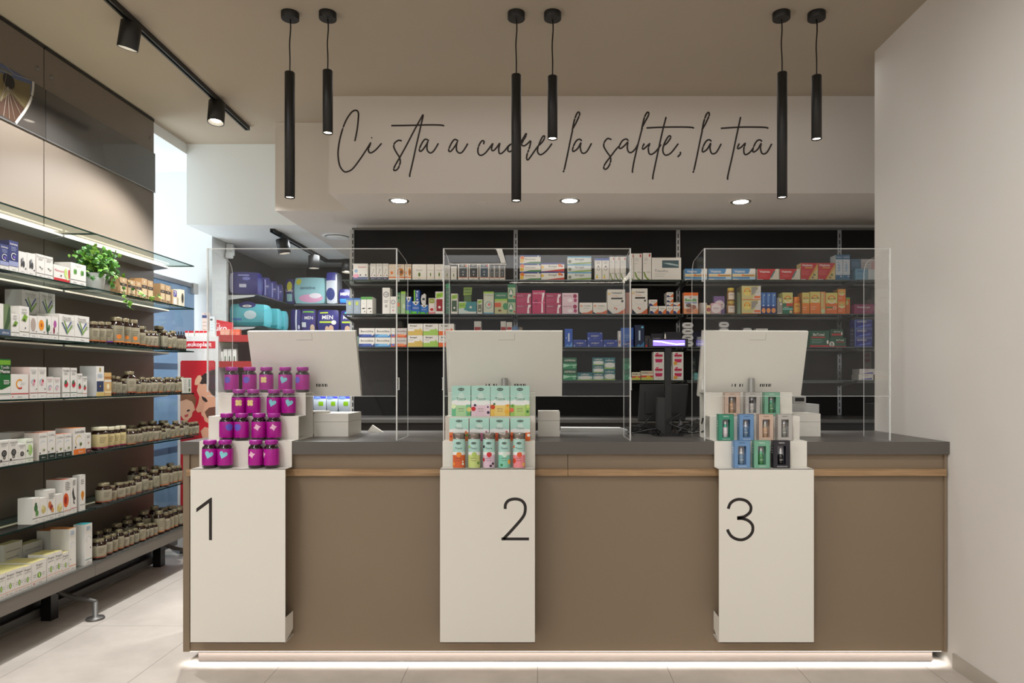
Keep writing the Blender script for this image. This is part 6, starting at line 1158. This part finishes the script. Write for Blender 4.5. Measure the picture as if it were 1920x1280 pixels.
PP([(340,838),(372,826),(392,830),(380,838),(350,846)], SKIN, -.0023)
m.build('family_photo', t)
for k, (za, zb) in enumerate(((1.655, 1.715), (1.455, 1.51), (1.2, 1.25))):
    m = MB(); m.box(Wd, Wd+.30, .02, .34, za-.004, za, M((110,26,28), .4)); m.box(Wd, Wd+.30, .016, .02, za-.004, zb-.01, M((150,34,34), .4)); m.box(Wd+.296, Wd+.30, .02, .34, za, zb-.01, M(RD, .4)); m.build('tray', t)
m = MB(); m.box(Wd, Wd+.30, .34, .35, .6, 1.72, M((80,12,20), .5)); m.build('back_board', t)
bx, by = PX(333, YD), YD
def tiny(nm, px, z0, h, w_, y, base, dec, desc, grp='small packs on the red and white display'):
    m = carton(w_, .03, h, base, dec); o = m.build(nm, None, (PX(px, y), y, z0)); later(o, desc, 'on the red and white display', px, 'plaster box', grp)
for i, (px, w_) in enumerate(((347, .025), (354, .038), (366, .03), (374, .03), (382, .032))):
    tiny('plaster_box', px, zt-.0118, .045, w_, YD+.06, (222,218,210), [('b', .66, 1, RD), ('l', 2, .2, .8, .2, .4, GY)], 'tiny white and red plaster packet')
tiny('plaster_box', 379, zt-.0118, PZ(586, YD+.12)-zt+.012, .05, YD+.12, (206,186,176), [('b', .78, .9, (60,70,110)), ('r', .35, .65, .93, .98, (150,150,160)), ('l', 3, .1, .7, .3, .6, GY), ('r', .75, .95, .45, .6, BL)], 'hanging-card packet standing tallest')
tiny('plaster_box', 393, zt-.0118, PZ(593, YD+.12)-zt+.012, .04, YD+.12, (200,206,206), [('r', .1, .6, .8, .88, K), ('l', 3, .2, .8, .3, .6, CY)], 'narrow grey packet beside the tallest card')
for i, px in enumerate((413, 422, 432, 441)):
    tiny('plaster_box', px, 1.6558, .095, .036, YD+.05, (214,150,130) if i < 2 else (206,90,60), [('l', 4, .1, .9, .3, .7, W)], 'salmon plaster packet in the upper tray')
for i, px in enumerate((411, 419, 427, 436)):
    tiny('plaster_box', px, 1.4558, .14 if i else .12, .03, YD+.05, (206,206,200), [('r', .3, .6, .2, .6, (60,90,60)), ('b', 0, .1, K)], 'white plaster packet in the lower tray')

# ================================================================== complete the labels
from collections import defaultdict
G = defaultdict(list)
for o, desc, place, key in PEND: G[(desc, place)].append((key, o))
for (desc, place), L in G.items():
    L.sort(key=lambda q: q[0]); n = len(L)
    for i, (k, o) in enumerate(L):
        if n == 1: s = '%s %s' % (desc, place)
        elif n == 2: s = '%s %s, %s of two' % (desc, place, ('left', 'right')[i])
        elif n == 3: s = '%s %s, %s of three' % (desc, place, ('left', 'middle', 'right')[i])
        else: s = '%s %s, %s from left' % (desc, place, ORD[i])
        o['label'] = s
for o in sc.objects:                # keep every label within sixteen words
    s = o.get('label')
    if s and len(s.split()) > 16:
        for x, y in ((' on the ', ' on '), (' the ', ' '), (' with ', ', '), (' in ', ', '), (', lowest layer', ', lowest')):
            if len(s.split()) > 16: s = s.replace(x, y)
        o['label'] = s
for o in list(sc.objects):          # an item standing alone in its group carries none
    if 'group' in o and not o['group']: del o['group']
